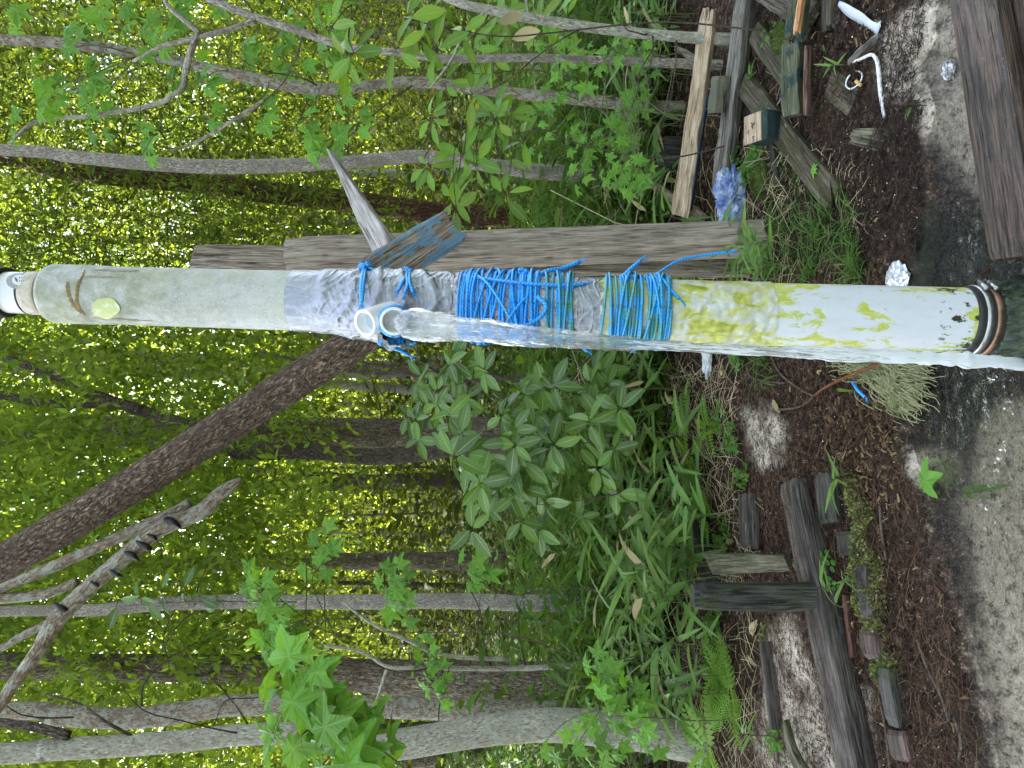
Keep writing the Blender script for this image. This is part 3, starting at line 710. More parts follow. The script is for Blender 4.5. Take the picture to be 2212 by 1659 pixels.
# ------------------------------------------------------------------ the falling water
k = Mt('falling_water'); g = k.g()
s1 = k.noise(k.mapv(g, (1, 1, .05)), 190, 4, .6, .6); s2 = k.noise(k.mapv(g, (1, 1, .10)), 420, 3, .6)
h = k.ma('ADD', s1, k.ma('MULTIPLY', s2, .5)); nb = k.bump(h, .9, .006)
fr = k.n('ShaderNodeFresnel', {'IOR': 1.33, 'Normal': nb}).outputs[0]
thru = k.mixs(.55, k.n('ShaderNodeBsdfTransparent', {'Color': (.95, .97, .98)}).outputs[0], k.n('ShaderNodeBsdfRefraction', {'Color': (.97, .98, 1), 'Roughness': .02, 'IOR': 1.22, 'Normal': nb}).outputs[0])
sh = k.mixs(k.ma('MINIMUM', k.ma('MULTIPLY', fr, 2.2), 1.), thru, k.n('ShaderNodeBsdfGlossy', {'Color': (1, 1, 1), 'Roughness': .12, 'Normal': nb}).outputs[0])
foam = k.mixs(.4, k.n('ShaderNodeBsdfDiffuse', {'Color': (.86, .88, .90)}).outputs[0], k.n('ShaderNodeBsdfTranslucent', {'Color': (.86, .88, .90)}).outputs[0])
zz = k.n('ShaderNodeSeparateXYZ', {0: g}).outputs[2]
fm = k.rng(k.ma('ADD', h, k.rng(zz, .3, 1.0, 0, .34)), .82, .95, .02, .92)
near_ = k.rng(zz, .012, .05, .35, 0); fm = k.ma('MINIMUM', k.ma('ADD', fm, k.ma('MULTIPLY', near_, k.rng(k.noise(g, 90, 4), .4, .6))), 1.)
STREAM = k.end(k.mixs(fm, sh, foam))
line = [(858,700,16,-.014),(875,698,28,-.02),(905,702,32,-.03),(940,707,30,-.034),(1050,717,25,-.042),(1180,729,19.5,-.05),(1304,738,14.5,-.058),(1429,746,10.5,-.064),(1520,752,9.5,-.07),(1700,761,11,-.08),(1900,769,13,-.085),(2050,776,13,-.09),(2150,782,14,-.092),(2215,787,16,-.09)]
yS = c2.y; P = [D(X, Y, yS+.012+dy+(.0 if X > 870 else .0)) for X, Y, w, dy in line]; Rd = [m(w, p) for (X, Y, w, dy), p in zip(line, P)]
V, FA, g = tube(P, Rd, 40, sub=16)
cen = np.array(catmull([(*p, 0) for p in P], 16))[:, :3]; cc = np.vstack([np.repeat(cen, 40, 0), cen[0], cen[-1]])
dv = V-cc; g2 = g.copy(); ridge = fbm(np.stack([g[:,0]*170, g[:,1]*170, g[:,2]*7], 1), 4)
edge = fbm(np.stack([g[:,0]*60+9, g[:,1]*60, g[:,2]*26], 1), 3)
rag = np.clip(fbm(np.stack([g[:,0]*25+3, g[:,1]*25, g[:,2]*60], 1), 3), -.2, 1)*sstep(.3, .9, g[:,2])
dv = dv*(1+.42*ridge+.22*edge+.75*rag)[:, None]*np.array((1, .55, 1)); V = cc+dv
st = mk('water_stream', V, FA, STREAM, None, origin=np.array(P[0]), gco=g)
tag(st, 'clear stream of water falling from the lower white spout beside the pipe', 'water stream')

# ------------------------------------------------------------------ posts and boards behind the pipe
base = on(1655, 512, -.06); topp = D(620, 556, base.y+.02)
post = plank('wooden_post', base, topp, .088, .088, W_POST, 'tall weathered square post standing behind the taped pipe', 'post', upv=(.50, -.87, 0), nseg=26, warp=.006, bev=.09)
b2 = D(900, 562, base.y+.12); plank('wooden_board', (b2.x, b2.y, -.02), D(418, 556, base.y+.12), .075, .035, W_GREY, 'narrow grey board rising behind the square post top', 'board', upv=(.25, -.97, 0), nseg=18, warp=.006, slant=(0, .15))
W_STAKE = wood('pale_grey_stake', (.27, .24, .22), (.47, .44, .41))
plank('wooden_stake', D(852, 570, 1.66), D(712, 325, 1.95), .068, .024, W_STAKE, 'pointed grey wooden stake jutting right above the blue splintered board', 'stake', upv=(-.3, -.9, .2), w1=.006, nseg=16, warp=.006)
plank('broken_board', D(800, 600, 1.53), D(985, 485, 1.62), .082, .034, W_BLUE, 'broken board with peeling blue paint tied against the taped pipe', 'board', upv=(-.1, -.95, .3), jag=(0, .045), nseg=16, warp=.012)

# ------------------------------------------------------------------ right-hand heap of boards
plank('split_board', on(1517, 466, .085), on(1612, 22, .12), .074, .028, W_PALE, 'pale freshly split board lying highest on the right heap', 'board', upv=(0, -.75, .66), jag=(.0, .13), nseg=20, w1=.05)
plank('split_face', on(1556, 262, .075)+Vector((0, -.022, .02)), on(1606, 40, .10)+Vector((0, -.018, .022)), .026, .008, W_ORANGE, None, None, parent=bpy.data.objects['split_board'], upv=(0, -.75, .66), jag=(.05, .05))
_d = Vector((0, -.66, -.75))*.0385; _a, _b = on(1517, 466, .085), on(1612, 22, .12); plank('blue_edge', _a.lerp(_b, .02)+_d, _a.lerp(_b, .62)+_d, .026, .004, W_TEAL, None, None, parent=bpy.data.objects['split_board'], upv=(0, -.66, -.75), warp=.004)
plank('grey_board', on(1578, 412, .035), on(1648, -30, .05), .058, .05, W_GREYD, 'grey weathered board lying below the pale split board', 'board', upv=(0, -.4, .9), nseg=18)
plank('mossy_stub', on(1600, 246, .09), on(1606, 168, .09), .066, .05, wood('moss_crust', (.09, .085, .06), (.2, .19, .15), moss=.7, mosscol=(.16, .16, .10), specks=.8), 'lichen-crusted wood stub crossing the grey board', 'wood stub', nseg=8, warp=.03)
plank('mossy_board', on(1628, 180, .03), on(1815, 432, .012), .072, .024, W_MOSS, 'dark mossy board running diagonally beneath the half green block', 'board', jag=(0, .05), nseg=18, upv=(0, -.2, 1))
plank('mossy_board', on(1648, 72, .02), on(1738, 196, .014), .066, .024, W_MOSS, 'short mossy board behind the green horizontal board', 'board', upv=(0, -.25, 1))
plank('green_board', on(1748, 252, .045), on(1752, 86, .05), .050, .032, W_GREEN, 'green stained board butting the half green block', 'board', jag=(0, .03), upv=(0, -.55, .83))
plank('side_strip', on(1772, 250, .03), on(1776, 100, .035), .012, .022, wood('red_brown_strip', (.09, .05, .04), (.2, .13, .10)), None, None, parent=bpy.data.objects['green_board'], upv=(0, -.55, .83), jag=(0, .04))
plank('broken_board', on(1757, 84, .05), on(1812, -60, .10), .056, .03, W_GREEN, 'broken dark green board with an orange split at frame corner', 'board', jag=(.05, 0), upv=(.1, -.6, .8))
plank('split_face', on(1768, 82, .065)+Vector((0, -.015, .004)), on(1826, -50, .10)+Vector((0, -.015, .004)), .018, .012, W_ORANGE, None, None, parent=bpy.data.objects['broken_board.001'] if 'broken_board.001' in bpy.data.objects else bpy.data.objects['broken_board'], jag=(.05, 0), upv=(.1, -.6, .8))
plank('brown_board', on(1660, -40, .05), on(1770, 42, .02), .075, .022, wood('dull_brown_board', (.05, .04, .028), (.14, .12, .085), moss=.15), 'dull brown board at frame edge beyond the moss clump', 'board', upv=(0, -.3, 1))
plank('painted_board', on(1800, 66, .012), on(1815, -60, .03), .058, .022, wood('brown_blue_edge', (.05, .042, .03), (.13, .11, .075), paint=(.03, .11, .17), pthr=.58), 'brown board with blue paint traces nearest the white plastic strip', 'board', jag=(.03, 0))
# 4x4 offcut: pale sawn end above, dark green painted side below
q0 = on(1700, 279, .045); dpt = m(62, q0)
blk = plank('timber_block', q0+Vector((-dpt*.5, .0, .018)), q0+Vector((dpt*.5, -.004, .02)), .075, .066, W_DGREEN, 'half green timber block with pale sawn top and nails', 'timber block', upv=(0, -.35, .93), nseg=8, warp=.003, bev=.1)
plank('pale_top', q0+Vector((-dpt*.49, .0065, .0535)), q0+Vector((dpt*.49, .0025, .0555)), .066, .008, W_PALE, None, None, parent=blk, upv=(0, -.35, .93), nseg=6, warp=.002)
bb = Buf()
NAIL = plain('rusty_nail', (.12, .06, .035), .6, .5)
for i in range(5):
    p = q0+Vector((U(-.4, .4)*dpt, U(-.02, .02), .058)); V, FA, g = tube([p, p+Vector((U(-.008, .008), -.006, .008)), p+Vector((U(-.016, .016), -.012, .006))], .0012, 6, sub=3); mk('nail', V, FA, NAIL, blk, gco=g)
plank('stub_board', on(1678, 312, .012), on(1690, 395, .008), .030, .02, W_CHAR, 'dark narrow board end below the timber block', 'board')
plank('blue_board_end', on(1640, 252, .02), on(1662, 278, .02), .04, .03, W_TEAL, 'blue painted board end poking out behind the timber block', 'board', upv=(0, -.5, .8))
plank('brace_stick', on(1432, 362, .16), on(1530, 470, .02), .036, .03, wood('tan_stick', (.17, .13, .085), (.34, .28, .20)), 'tan brace stick leaning toward the foot of the post', 'stick', upv=(0, -.7, .7), nseg=14, warp=.02)
plank('charred_block', on(1500, 335, -.02), on(1500, 335, -.02)+Vector((.01, .02, .16)), .11, .09, W_CHAR, 'blackened stump block behind the pale split board', 'stump', upv=(.3, -.95, 0), jag=(0, .05), nseg=8, warp=.03)
plank('wood_stick', on(1490, 108, .05), on(1552, 152, .02), .022, .02, W_GREY, 'short tan stick in grass beside the split board end', 'stick', warp=.02)
plank('sunken_board', on(1855, 292, .016), on(2004, 318, .014), .036, .018, W_OLIVE, 'half buried board at the edge of the sandy puddle', 'board', w1=.066, jag=(.01, .01), slant=(0, .4))
plank('mossy_slab', on(1795, 180, .0), on(1850, 222, .0), .072, .016, W_MOSS, 'small mossy slab sunk in soil below the white ring', 'board')
plank('grey_stick', on(1842, 134, .008), on(1908, 80, .006), .018, .014, W_GREYD, 'grey stick lying near the white plastic strip', 'stick', warp=.02)
# big wet plank across the creek
pA, pB = G(2096, -120, .02), G(2205, 556, .022)
plank('wet_plank', pA, pB, .096, .036, W_WETP, 'large wet brown plank lying across the creek', 'plank', upv=(0, -.12, 1), nseg=24, warp=.012, slant=(0, .25))
plank('wet_plank', G(2190, -140, -.02), G(2250, 250, -.02), .10, .03, W_WETP, 'second wet plank almost outside the frame beyond the large plank', 'plank', nseg=14)
plank('wood_sliver', G(2110, 258, .026), G(2155, 470, .022), .006, .006, W_ORANGE, 'orange wood sliver along the wet plank edge', 'splinter', warp=.01)
plank('broken_twig', D(2103, 618, 1.30), D(2146, 572, 1.31), .012, .012, wood('red_twig', (.16, .07, .035), (.30, .15, .08)), 'reddish broken stick poking beside the hose clamps', 'stick', upv=(0, -1, 0))

# ------------------------------------------------------------------ left-hand timbers and bricks
plank('dark_beam', on(1740, 1042, .02), on(1902, 1790, .02), .084, .078, W_DARK, 'long dark wet beam lying along the creek bank', 'beam', upv=(0, -.22, 1), nseg=30, warp=.010)
sb = on(1806, 1286, -.03); plank('stub_post', sb, D(1497, 1288, sb.y+.05), .070, .055, W_DARK2, 'dark lichen-flecked post stub standing against the long beam', 'post', upv=(.12, -1, .05), nseg=14, warp=.01, bev=.2)
plank('olive_board', on(1742, 1214, .05), on(1602, 1216, .11), .046, .018, W_OLIVE, 'olive ribbed board leaning on the beam beside the post stub', 'board', upv=(0, -.9, .45), w1=.078, jag=(0, .02), nseg=14)
plank('dark_board', on(1625, 1066, .014), on(1630, 1184, .014), .115, .022, W_DARK, 'short dark board flat on soil behind the beam', 'board')
plank('dark_stick', on(1512, 1108, .03), on(1552, 1260, .02), .09, .04, W_CHAR, 'dark decayed log piece among ferns behind the post stub', 'log', warp=.03)
plank('dark_plank', on(1796, 1024, .004), on(1810, 1130, .004), .064, .06, W_DARK2, 'broad dark block against the creek side of the beam end', 'timber block', upv=(0, -.35, 1), warp=.006)
BR = [((1840,1148),(1846,1200),.078,.06,BRICK,'dark brick with pale end, first below the long beam'),
      ((1872,1222),(1890,1336),.05,.055,BRICK,'long dark brick below the post stub sprig'),
      ((1888,1358),(1900,1420),.066,.06,BRICKR,'brown brick set in moss, middle of the brick row'),
      ((1922,1440),(1946,1566),.048,.055,BRICK,'slim dark brick beyond the mossy strip'),
      ((1948,1576),(1962,1642),.066,.055,BRICKR,'reddish brick nearest the lower left frame edge')]
for (a, b_, w, t, mt, lb) in BR:
    plank('brick', on(*a, -.006), on(*b_, -.006), w, t, mt, lb, 'brick', group='bricks edging the bank', upv=(0, -.15, 1), nseg=6, warp=.006, bev=.16)
plank('curved_board', on(1712, 1560, .02), on(1800, 1720, .03), .03, .02, W_OLIVE, 'grey curved board on pale sand by the frame edge', 'board', w1=.05, bow=.02)
plank('edging_board', on(1668, 1385, .02), on(1692, 1575, .02), .014, .04, W_DARK, 'thin dark edging board behind the pale sand strip', 'board', warp=.01)
plank('red_strip', on(1838, 1285, .012), on(1852, 1420, .010), .018, .012, wood('red_rot', (.07, .03, .02), (.17, .09, .07)), 'reddish rotten strip between beam and bricks', 'board', warp=.01)
V, FA, g = tube([on(1270, 1690, .02)+Vector((0, 0, .02)), on(1380, 1635, .03), on(1495, 1588, .03)], [.05, .05, .045], 16, .12, 8)
tag(mk('fallen_log', V, FA, bark('grey_log_bark', (.22, .20, .18), (.40, .37, .34), .7, 1.2, .25), None, np.array(V[0]), g), 'pale grey fallen log entering at the lower left corner', 'log')

# ------------------------------------------------------------------ litter
def crumpled(name, c, rx, ry, rz, mat, label, cat, seed, n=26, amp=.5):
    th = np.linspace(0, 2*math.pi, n, endpoint=False); ph = np.linspace(.05, math.pi-.05, n//2); V = []
    TH, PH = np.meshgrid(th, ph); d = np.stack([np.sin(PH)*np.cos(TH), np.sin(PH)*np.sin(TH), np.cos(PH)], -1).reshape(-1, 3)
    q = 1+amp*(1-2.5*np.abs(fbm(d*2.2+seed, 4)))+amp*.6*fbm(d*1.1+seed*3, 2)
    V = d*q[:, None]*np.array((rx, ry, rz))+np.array(c)
    r, w = TH.shape; FA = [(i*w+j, i*w+(j+1) % w, (i+1)*w+(j+1) % w, (i+1)*w+j) for i in range(r-1) for j in range(w)]
    o = mk(name, V, FA, mat, None, np.array(c), V, None, False); return tag(o, label, cat)
k = Mt('blue_bag_film'); g = k.g(); n1 = k.noise(g, 24, 3)
BAG = k.end(k.mixs(.25, k.pr(k.ramp(n1, [(.36, (.07, .13, .40)), (.5, (.24, .33, .56)), (.62, (.46, .53, .66))]), .2, None, **{'Specular IOR Level': .8}), k.n('ShaderNodeBsdfTransparent').outputs[0]))
crumpled('plastic_bag', on(1603, 432, .03), .066, .026, .04, BAG, 'crumpled blue plastic bag at the foot of the post', 'bag', 4.2, 60, .75)
FOIL = plain('silver_foil', (.74, .77, .82), .25, .6, 80, .2, .5)
crumpled('foil_scrap', on(1948, 600, .012), .024, .026, .008, FOIL, 'crumpled silver scrap beside the lower pipe', 'foil scrap', 9.1, 30, .6)
crumpled('foil_scrap', on(2061, 152, .012), .016, .012, .008, FOIL, 'small pale scrap in the puddle next to the wet plank', 'foil scrap', 2.7, 22, .6)
crumpled('plastic_scrap', on(1538, 772, .02), .05, .02, .012, plain('white_plastic', (.72, .74, .76), .35), 'torn white plastic scrap behind the falling water', 'plastic scrap', 6.6, 26, .6)
def strip(name, pts, w, mat, label, cat, up_=(0, 0, 1), th=.0012, tw=.0):
    P = np.array(catmull(pts, 8)); T = np.gradient(P, axis=0); T /= np.linalg.norm(T, axis=1)[:, None]; V = []; g = []
    for i, p in enumerate(P):
        u = np.array(up_, float)+np.array((0, math.sin(i*tw), 0)); s = np.cross(T[i], u); s /= np.linalg.norm(s); nn = np.cross(s, T[i])
        ww = w*(1 if not callable(w) else 1) if not callable(w) else w(i/(len(P)-1))
        for a, b_ in ((-.5, 0), (0, .12), (.5, 0), (.5, -th/ww), (0, .12-th/ww), (-.5, -th/ww)): V.append(p+s*a*ww+nn*b_*ww); g.append(p)
    n = 6; FA = [(i*n+j, i*n+(j+1) % n, (i+1)*n+(j+1) % n, (i+1)*n+j) for i in range(len(P)-1) for j in range(n)]+[tuple(range(n)), tuple(range((len(P)-1)*n, len(P)*n))]
    return tag(mk(name, V, FA, mat, None, P[0], np.array(g)), label, cat)
k = Mt('milky_plastic'); MILK = k.end(k.mixs(.25, k.pr((.62, .66, .74), .35), k.n('ShaderNodeBsdfTransparent').outputs[0]))
strip('plastic_strip', [on(1822, 8, .012), on(1850, 25, .02), on(1880, 45, .014), on(1905, 62, .016), on(1930, 52, .03)], lambda f: .012+.022*math.sin(math.pi*min(1, f*1.05)), MILK, 'milky white plastic strip lying on dark soil', 'plastic strip', tw=.08)
WHITEP = plain('flaking_white', (.80, .80, .80), .5, 0, 160, .5)
V, FA, g = tube([on(1845, 136, .008), on(1872, 127, .012), on(1893, 119, .014), on(1903, 124, .014), on(1909, 145, .013), on(1913, 200, .012), on(1916, 254, .006)], [.003, .0035, .0038, .0042, .0048, .0046, .0035], 10, sub=5)
tag(mk('bent_tube', V, FA, WHITEP, None, V[0], g), 'bent white tube with flaking coat on the soil', 'tube')
c = on(1855, 173, .012); V, FA, g = tube([c+Vector((math.cos(t)*.0185, math.sin(t)*.024, .006*math.sin(t))) for t in np.linspace(.5, 6.0, 22)], .0019, 8, sub=2)
ringo = tag(mk('plastic_ring', V, FA, WHITEP, None, np.array(c), g), 'open white plastic ring lying above the mossy slab', 'ring')
V, FA, g = tube([on(1863, 176, .016), on(1871, 185, .012)], .0042, 12, sub=2)
tag(mk('filter_stub', V, FA, plain('tan_paper', (.55, .36, .13), .8), None, V[0], g), 'tan cigarette stub touching the white ring', 'cigarette stub')
b = Buf(); strand(b, [on(1850, 824, .010), on(1863, 842, .012), on(1876, 858, .008)], .0042)
tag(b.obj('rope_scrap', ROPE), 'short blue rope scrap on dark litter left of the pipe', 'rope scrap')
TWIG = bark('orange_twig', (.20, .085, .035), (.36, .17, .08), .3, 3)
V, FA, g = tube([on(1762, 856, .006), on(1800, 836, .02), on(1860, 812, .03), on(1910, 792, .03), on(1952, 772, .02)], [.0028, .0034, .004, .0042, .004], 8, .1, 20)
tag(mk('orange_stick', V, FA, TWIG, None, V[0], g), 'thin orange brown stick slanting towards the pipe base', 'stick')
GREYT = bark('grey_twig', (.12, .095, .075), (.26, .21, .17), .3, 3)
for pts, lb in (([(1672,772),(1690,806),(1730,838),(1764,856)], 'pale root looping to the orange stick'), ([(1645,860),(1665,885),(1690,885),(1735,878),(1762,858)], 'dark thin root curling through litter left of the orange stick'), ([(1618,790),(1625,812),(1650,822),(1700,828)], 'thin grey twig beside the white plastic scrap'),
                ([(1908,1090),(1912,1150),(1922,1210)], 'pale twig lying past the first brick'), ([(1905,1500),(1918,1560),(1930,1659),(1935,1700)], 'long thin twig across the bricks at left'), ([(2070,1550),(2085,1600),(2080,1640)], 'mossy stick at the water edge lower left'), ([(1990,1380),(2010,1440),(2040,1500),(2060,1560)], 'brown stick along the waterline')):
    V, FA, g = tube([on(x, y, .008) for x, y in pts], [.003]*len(pts), 7, .2, 20); tag(mk('twig', V, FA, GREYT, None, V[0], g), lb, 'twig')
# dry pale green algae hank by the stream
b = Buf(); rq = random.Random(5)
def hank(cx, cy, n, L, dx, dy):
    for i in range(n):
        x, y = cx+rq.gauss(0, 22), cy+rq.gauss(0, 16); P = []
        for j in range(6):
            q = on(x, y, 0); q.z = max(q.z, -.016)+.010+.022*math.sin(j/5*math.pi)*rq.random(); P.append(q); x += dx*L/5+rq.uniform(-7, 7); y += dy*L/5+rq.uniform(-7, 7)
        V, FA, g = tube(P, .0009, 3, sub=2, cap=False); b.add(V, FA, g)
hank(1850, 785, 150, 40, 1, .2); hank(1925, 800, 260, 70, .6, .8); hank(1975, 830, 240, 60, .5, .7); hank(1990, 790, 120, 60, .7, .3)
tag(b.obj('algae_mat', plain('dry_algae', (.36, .37, .18), .8, 0, 50, .45)), 'stringy pale green dried algae beside the falling water', 'algae', None, 'stuff')

# ------------------------------------------------------------------ leaf shapes (1 long, along +X, face +Z, edge at v = 1)
def leaf_blade(name, wf, mat, n=9, fold=.25, curl=.12, wav=.0):
    V = []; uv = []; FA = []
    for i in range(n+1):
        u = i/n; w = max(wf(u), .002); z = -curl*u*u
        V += [(u, w, z+w*fold+wav*math.sin(u*19)), (u, 0, z), (u, -w, z+w*fold+wav*math.sin(u*19+1))]; uv += [(u, 1), (u, 0), (u, 1)]
        if i: a = 3*(i-1); b_ = 3*i; FA += [(a, a+1, b_+1, b_), (a+1, a+2, b_+2, b_+1)]
    return mesh(name, V, FA, mat, None, uv)
def leaf_star(name, mat, seed=0, droop=.10, cup=.05):
    r_ = random.Random(seed); V = [(.36, 0, 0), (.02, 0, -.01)]; uv = [(.3, 0), (0, .0)]; c = np.array((.36, 0, 0)); rim = [1]
    lobes = [(-128, .40), (-66, .60), (0, .66), (66, .60), (128, .40)]
    for i, (a, r) in enumerate(lobes):
        a += r_.uniform(-5, 5); r *= r_.uniform(.92, 1.06)
        hw = 26 if i in (1, 2, 3) else 23
        for da, q, v_ in ((-hw-7, .52, 1), (-hw*.66, .68, .6), (-hw*.27, .86, .4), (0, 1., 0), (hw*.27, .86, .4), (hw*.66, .68, .6)):
            t = math.radians(a+da); rr_ = r*q
            z = -droop*(rr_/.6)**2*.8+(cup if v_ > .5 else 0)
            V.append((c[0]+rr_*math.cos(t), rr_*math.sin(t), z)); uv.append((q, v_)); rim.append(len(V)-1)
        if i == 4:
            t = math.radians(a+hw+7); V.append((c[0]+r*.52*math.cos(t), r*.52*math.sin(t), 0)); uv.append((.4, 1)); rim.append(len(V)-1)
    FA = [(0, rim[i], rim[(i+1) % len(rim)]) for i in range(len(rim))]
    return mesh(name, V, FA, mat, None, uv, False)
L_GLOSS = leafmat('glossy_leaf', (.075, .155, .020), (.16, .27, .02), .24, .38, .30, .45, yellow=(.12, .2, .03), spec=.5)
L_BROAD = leafmat('broad_leaf', (.115, .235, .026), (.25, .41, .025), .42, .25, .36, .35, spots=.5, yellow=(.27, .34, .035))
L_STAR = leafmat('star_leaf', (.115, .275, .038), (.24, .44, .03), .5, .22, .38, .3, yellow=(.18, .32, .03))
L_CANE = leafmat('cane_leaf', (.10, .195, .042), (.21, .33, .04), .4, .15, .36, .35, yellow=(.22, .28, .05))
L_FERN = leafmat('fern_leaf', (.16, .33, .035), (.30, .50, .04), .5, .0, .38, .25)
L_DRY = leafmat('dry_leaf', (.38, .31, .16), (.24, .19, .08), .7, .15, .2, .4, yellow=(.2, .12, .06))
L_WEED = leafmat('weed_leaf', (.07, .16, .03), (.15, .28, .03), .5, .0, .35, .3, island=True)
ell = lambda wm, p=1.: (lambda u: wm*math.sin(math.pi*min(1, u**p))**.8)
M_GLOSS = [leaf_blade('glossy_leaf', ell(.21, .95), L_GLOSS, 8, .35, c) for c in (.05, .18)]
M_BROAD = [leaf_blade('broad_leaf', ell(w, 1.15), L_BROAD, 8, .25, c) for w, c in ((.19, .05), (.21, .16), (.16, .25))]
M_STAR = [leaf_star('star_leaf', L_STAR, s, d) for s, d in ((1, .06), (2, .16), (3, .24))]
cane_w = lambda u: .062*(min(1, u*6))**.6*(1-u)**.55*1.25
M_CANE = [leaf_blade('cane_leaf', cane_w, L_CANE, 7, .35, c) for c in (.08, .22, .4)]
M_DRYC = [leaf_blade('dry_cane_leaf', cane_w, L_DRY, 7, .5, .35)]
M_DRYL = [leaf_blade('dry_leaf', ell(.25, 1.), L_DRY, 6, .7, c, .03) for c in (-.3, .4)]
STEM_G = plain('green_stem', (.10, .14, .04), .6); STEM_B = bark('brown_stem', (.10, .075, .055), (.22, .18, .14), .3, 3)
STEM_GR = bark('grey_stem', (.20, .18, .155), (.38, .35, .31), .3, 3)

def leafM(p, d, nrm, L, base):
    d = Vector(d).normalized(); n = Vector(nrm); n = n-d*n.dot(d)
    if n.length < 1e-3: n = d.orthogonal()
    n.normalize(); s = n.cross(d)
    R = Matrix((d*L, s*L, n*L)).transposed().to_4x4(); R.translation = Vector(p)-base
    return R
RL = random.Random(21)
def rv(): return Vector((RL.gauss(0, 1), RL.gauss(0, 1), RL.gauss(0, 1)))
def leafy(name, label, cat, group, stem, clusters, meshes, size, leafname='leaf', stemmat=STEM_B, sr=.0028, droop=-.1, face=(0, -.75, .65), petiole=.25, spread=1., tw=.0013, nostem=False):
    """stem: world points; clusters: (point, n leaves[, size factor]); leaves radiate from each cluster"""
    base = Vector(stem[0]); r = empty(name, base, label, cat, group)
    sm_ = Buf(); V, FA, g = tube(stem, [sr*(1-.6*i/(len(stem)-1)) for i in range(len(stem))], 7, .1, 20, sub=4); sm_.add(V, FA, g)
    SP_ = [Vector(p) for p in catmull(stem, 5)]
    for cl_ in clusters:
        c = Vector(cl_[0]); n = cl_[1]; f = cl_[2] if len(cl_) > 2 else 1.
        q = min(SP_, key=lambda p: (p-c).length+max(0, p.z-c.z)*1.5)
        if (q-c).length > .01:
            mp = (q+c)/2+rv()*.08*(q-c).length; V, FA, g = tube([q, mp, c], [tw*1.5, tw*1.2, tw], 5, sub=4, cap=False); sm_.add(V, FA, g)
        a0 = RL.uniform(0, 6.28)
        for i in range(n):
            a = a0+i*2.4; el = RL.uniform(-.5, .55)
            d = Vector((math.cos(a), .55*math.sin(a), .9*math.sin(a)*.6+el*.6+droop)).normalized()
            L = size*f*RL.uniform(.7, 1.15); pl = petiole*L*RL.uniform(.4, 1.1)*spread
            nn = Vector(face)+rv()*.38; p = c+d*pl
            if pl > .012: V, FA, g = tube([c, c+d*pl*.5+Vector((0, 0, .006)), p], tw*.6, 4, sub=2, cap=False); sm_.add(V, FA, g)
            d2 = (d+Vector((0, 0, droop))+rv()*.2).normalized()
            link(leafname, RL.choice(meshes), r, leafM(p, d2, nn, L, base))
    sm_.obj('stem', stemmat, r)
    return r
def px_clusters(lst, y, jy=.1):
    return [(D(X, Y, y+RL.uniform(-jy, jy)), n, *rest) for X, Y, n, *rest in lst]

# ------------------------------------------------------------------ trees
B_GREY = bark('grey_smooth_bark', (0.306, 0.263, 0.216), (0.600, 0.543, 0.465), .35, 1.6, .45, (.42, .43, .38))
B_PALE = bark('pale_lichen_bark', (0.369, 0.331, 0.262), (0.600, 0.580, 0.471), .3, 1.3, .75, (.44, .44, .36))
B_LICH = bark('lichen_bark', (0.266, 0.206, 0.152), (0.534, 0.432, 0.328), .4, 1.2, .8, (.42, .43, .36))
B_FURR = bark('furrowed_bark', (0.251, 0.195, 0.147), (0.518, 0.423, 0.323), 1., .9, .1, stretch=.16)
B_DARK = bark('dark_bark', (0.119, 0.093, 0.073), (0.271, 0.217, 0.169), .8, 1.2, .25, stretch=.2)
B_PINE = bark('red_pine_bark', (0.095, 0.046, 0.026), (0.242, 0.120, 0.072), 1., .7, 0., stretch=.25)
B_LOG = bark('leaning_trunk_bark', (0.144, 0.099, 0.068), (0.339, 0.248, 0.177), .95, 1.15, .16, (.30, .35, .28), stretch=.35)
L_CROWN = leafmat('crown_leaf', (.065, .11, .02), (.22, .27, .025), .5, 0, .5, .3, island=True)
def kites(C, size, elong=.42, hang=0., seed=0, flat=0.):
    """many small folded leaves as one array mesh"""
    r_ = np.random.default_rng(seed); n = len(C); d = r_.normal(size=(n, 3)); d[:,2] -= hang; d /= np.linalg.norm(d, axis=1)[:, None]
    u = r_.normal(size=(n, 3)); u[:,2] += flat; u -= d*(u*d).sum(1)[:, None]; u /= np.linalg.norm(u, axis=1)[:, None]; s = np.cross(u, d)
    L = (np.asarray(size)*r_.uniform(.65, 1.3, n))[:, None]; w = L*elong*.5
    V = np.stack([C, C+d*L*.45+s*w+u*w*.3, C+d*L, C+d*L*.45-s*w+u*w*.3], 1).reshape(-1, 3)
    i = np.arange(n)*4; FA = np.concatenate([np.stack([i, i+1, i+2], 1), np.stack([i, i+2, i+3], 1)])
    return V, FA
def crown(parent, c, rad, n, leaf, seed):
    r_ = np.random.default_rng(seed); k_ = 26; cc = r_.normal(size=(k_, 3)); cc /= np.linalg.norm(cc, axis=1)[:, None]; cc *= r_.uniform(.3, 1, (k_, 1))**.5
    cc = cc*np.array(rad)*.8+np.array(c); C = cc[r_.integers(0, k_, n)]+r_.normal(size=(n, 3))*np.array(rad)*.17
    V, FA = kites(C, np.full(n, leaf), .5, .2, seed, .8)
    o = mk('crown', V, FA, L_CROWN, parent, smooth=False); o['kind'] = 'stuff'; return o
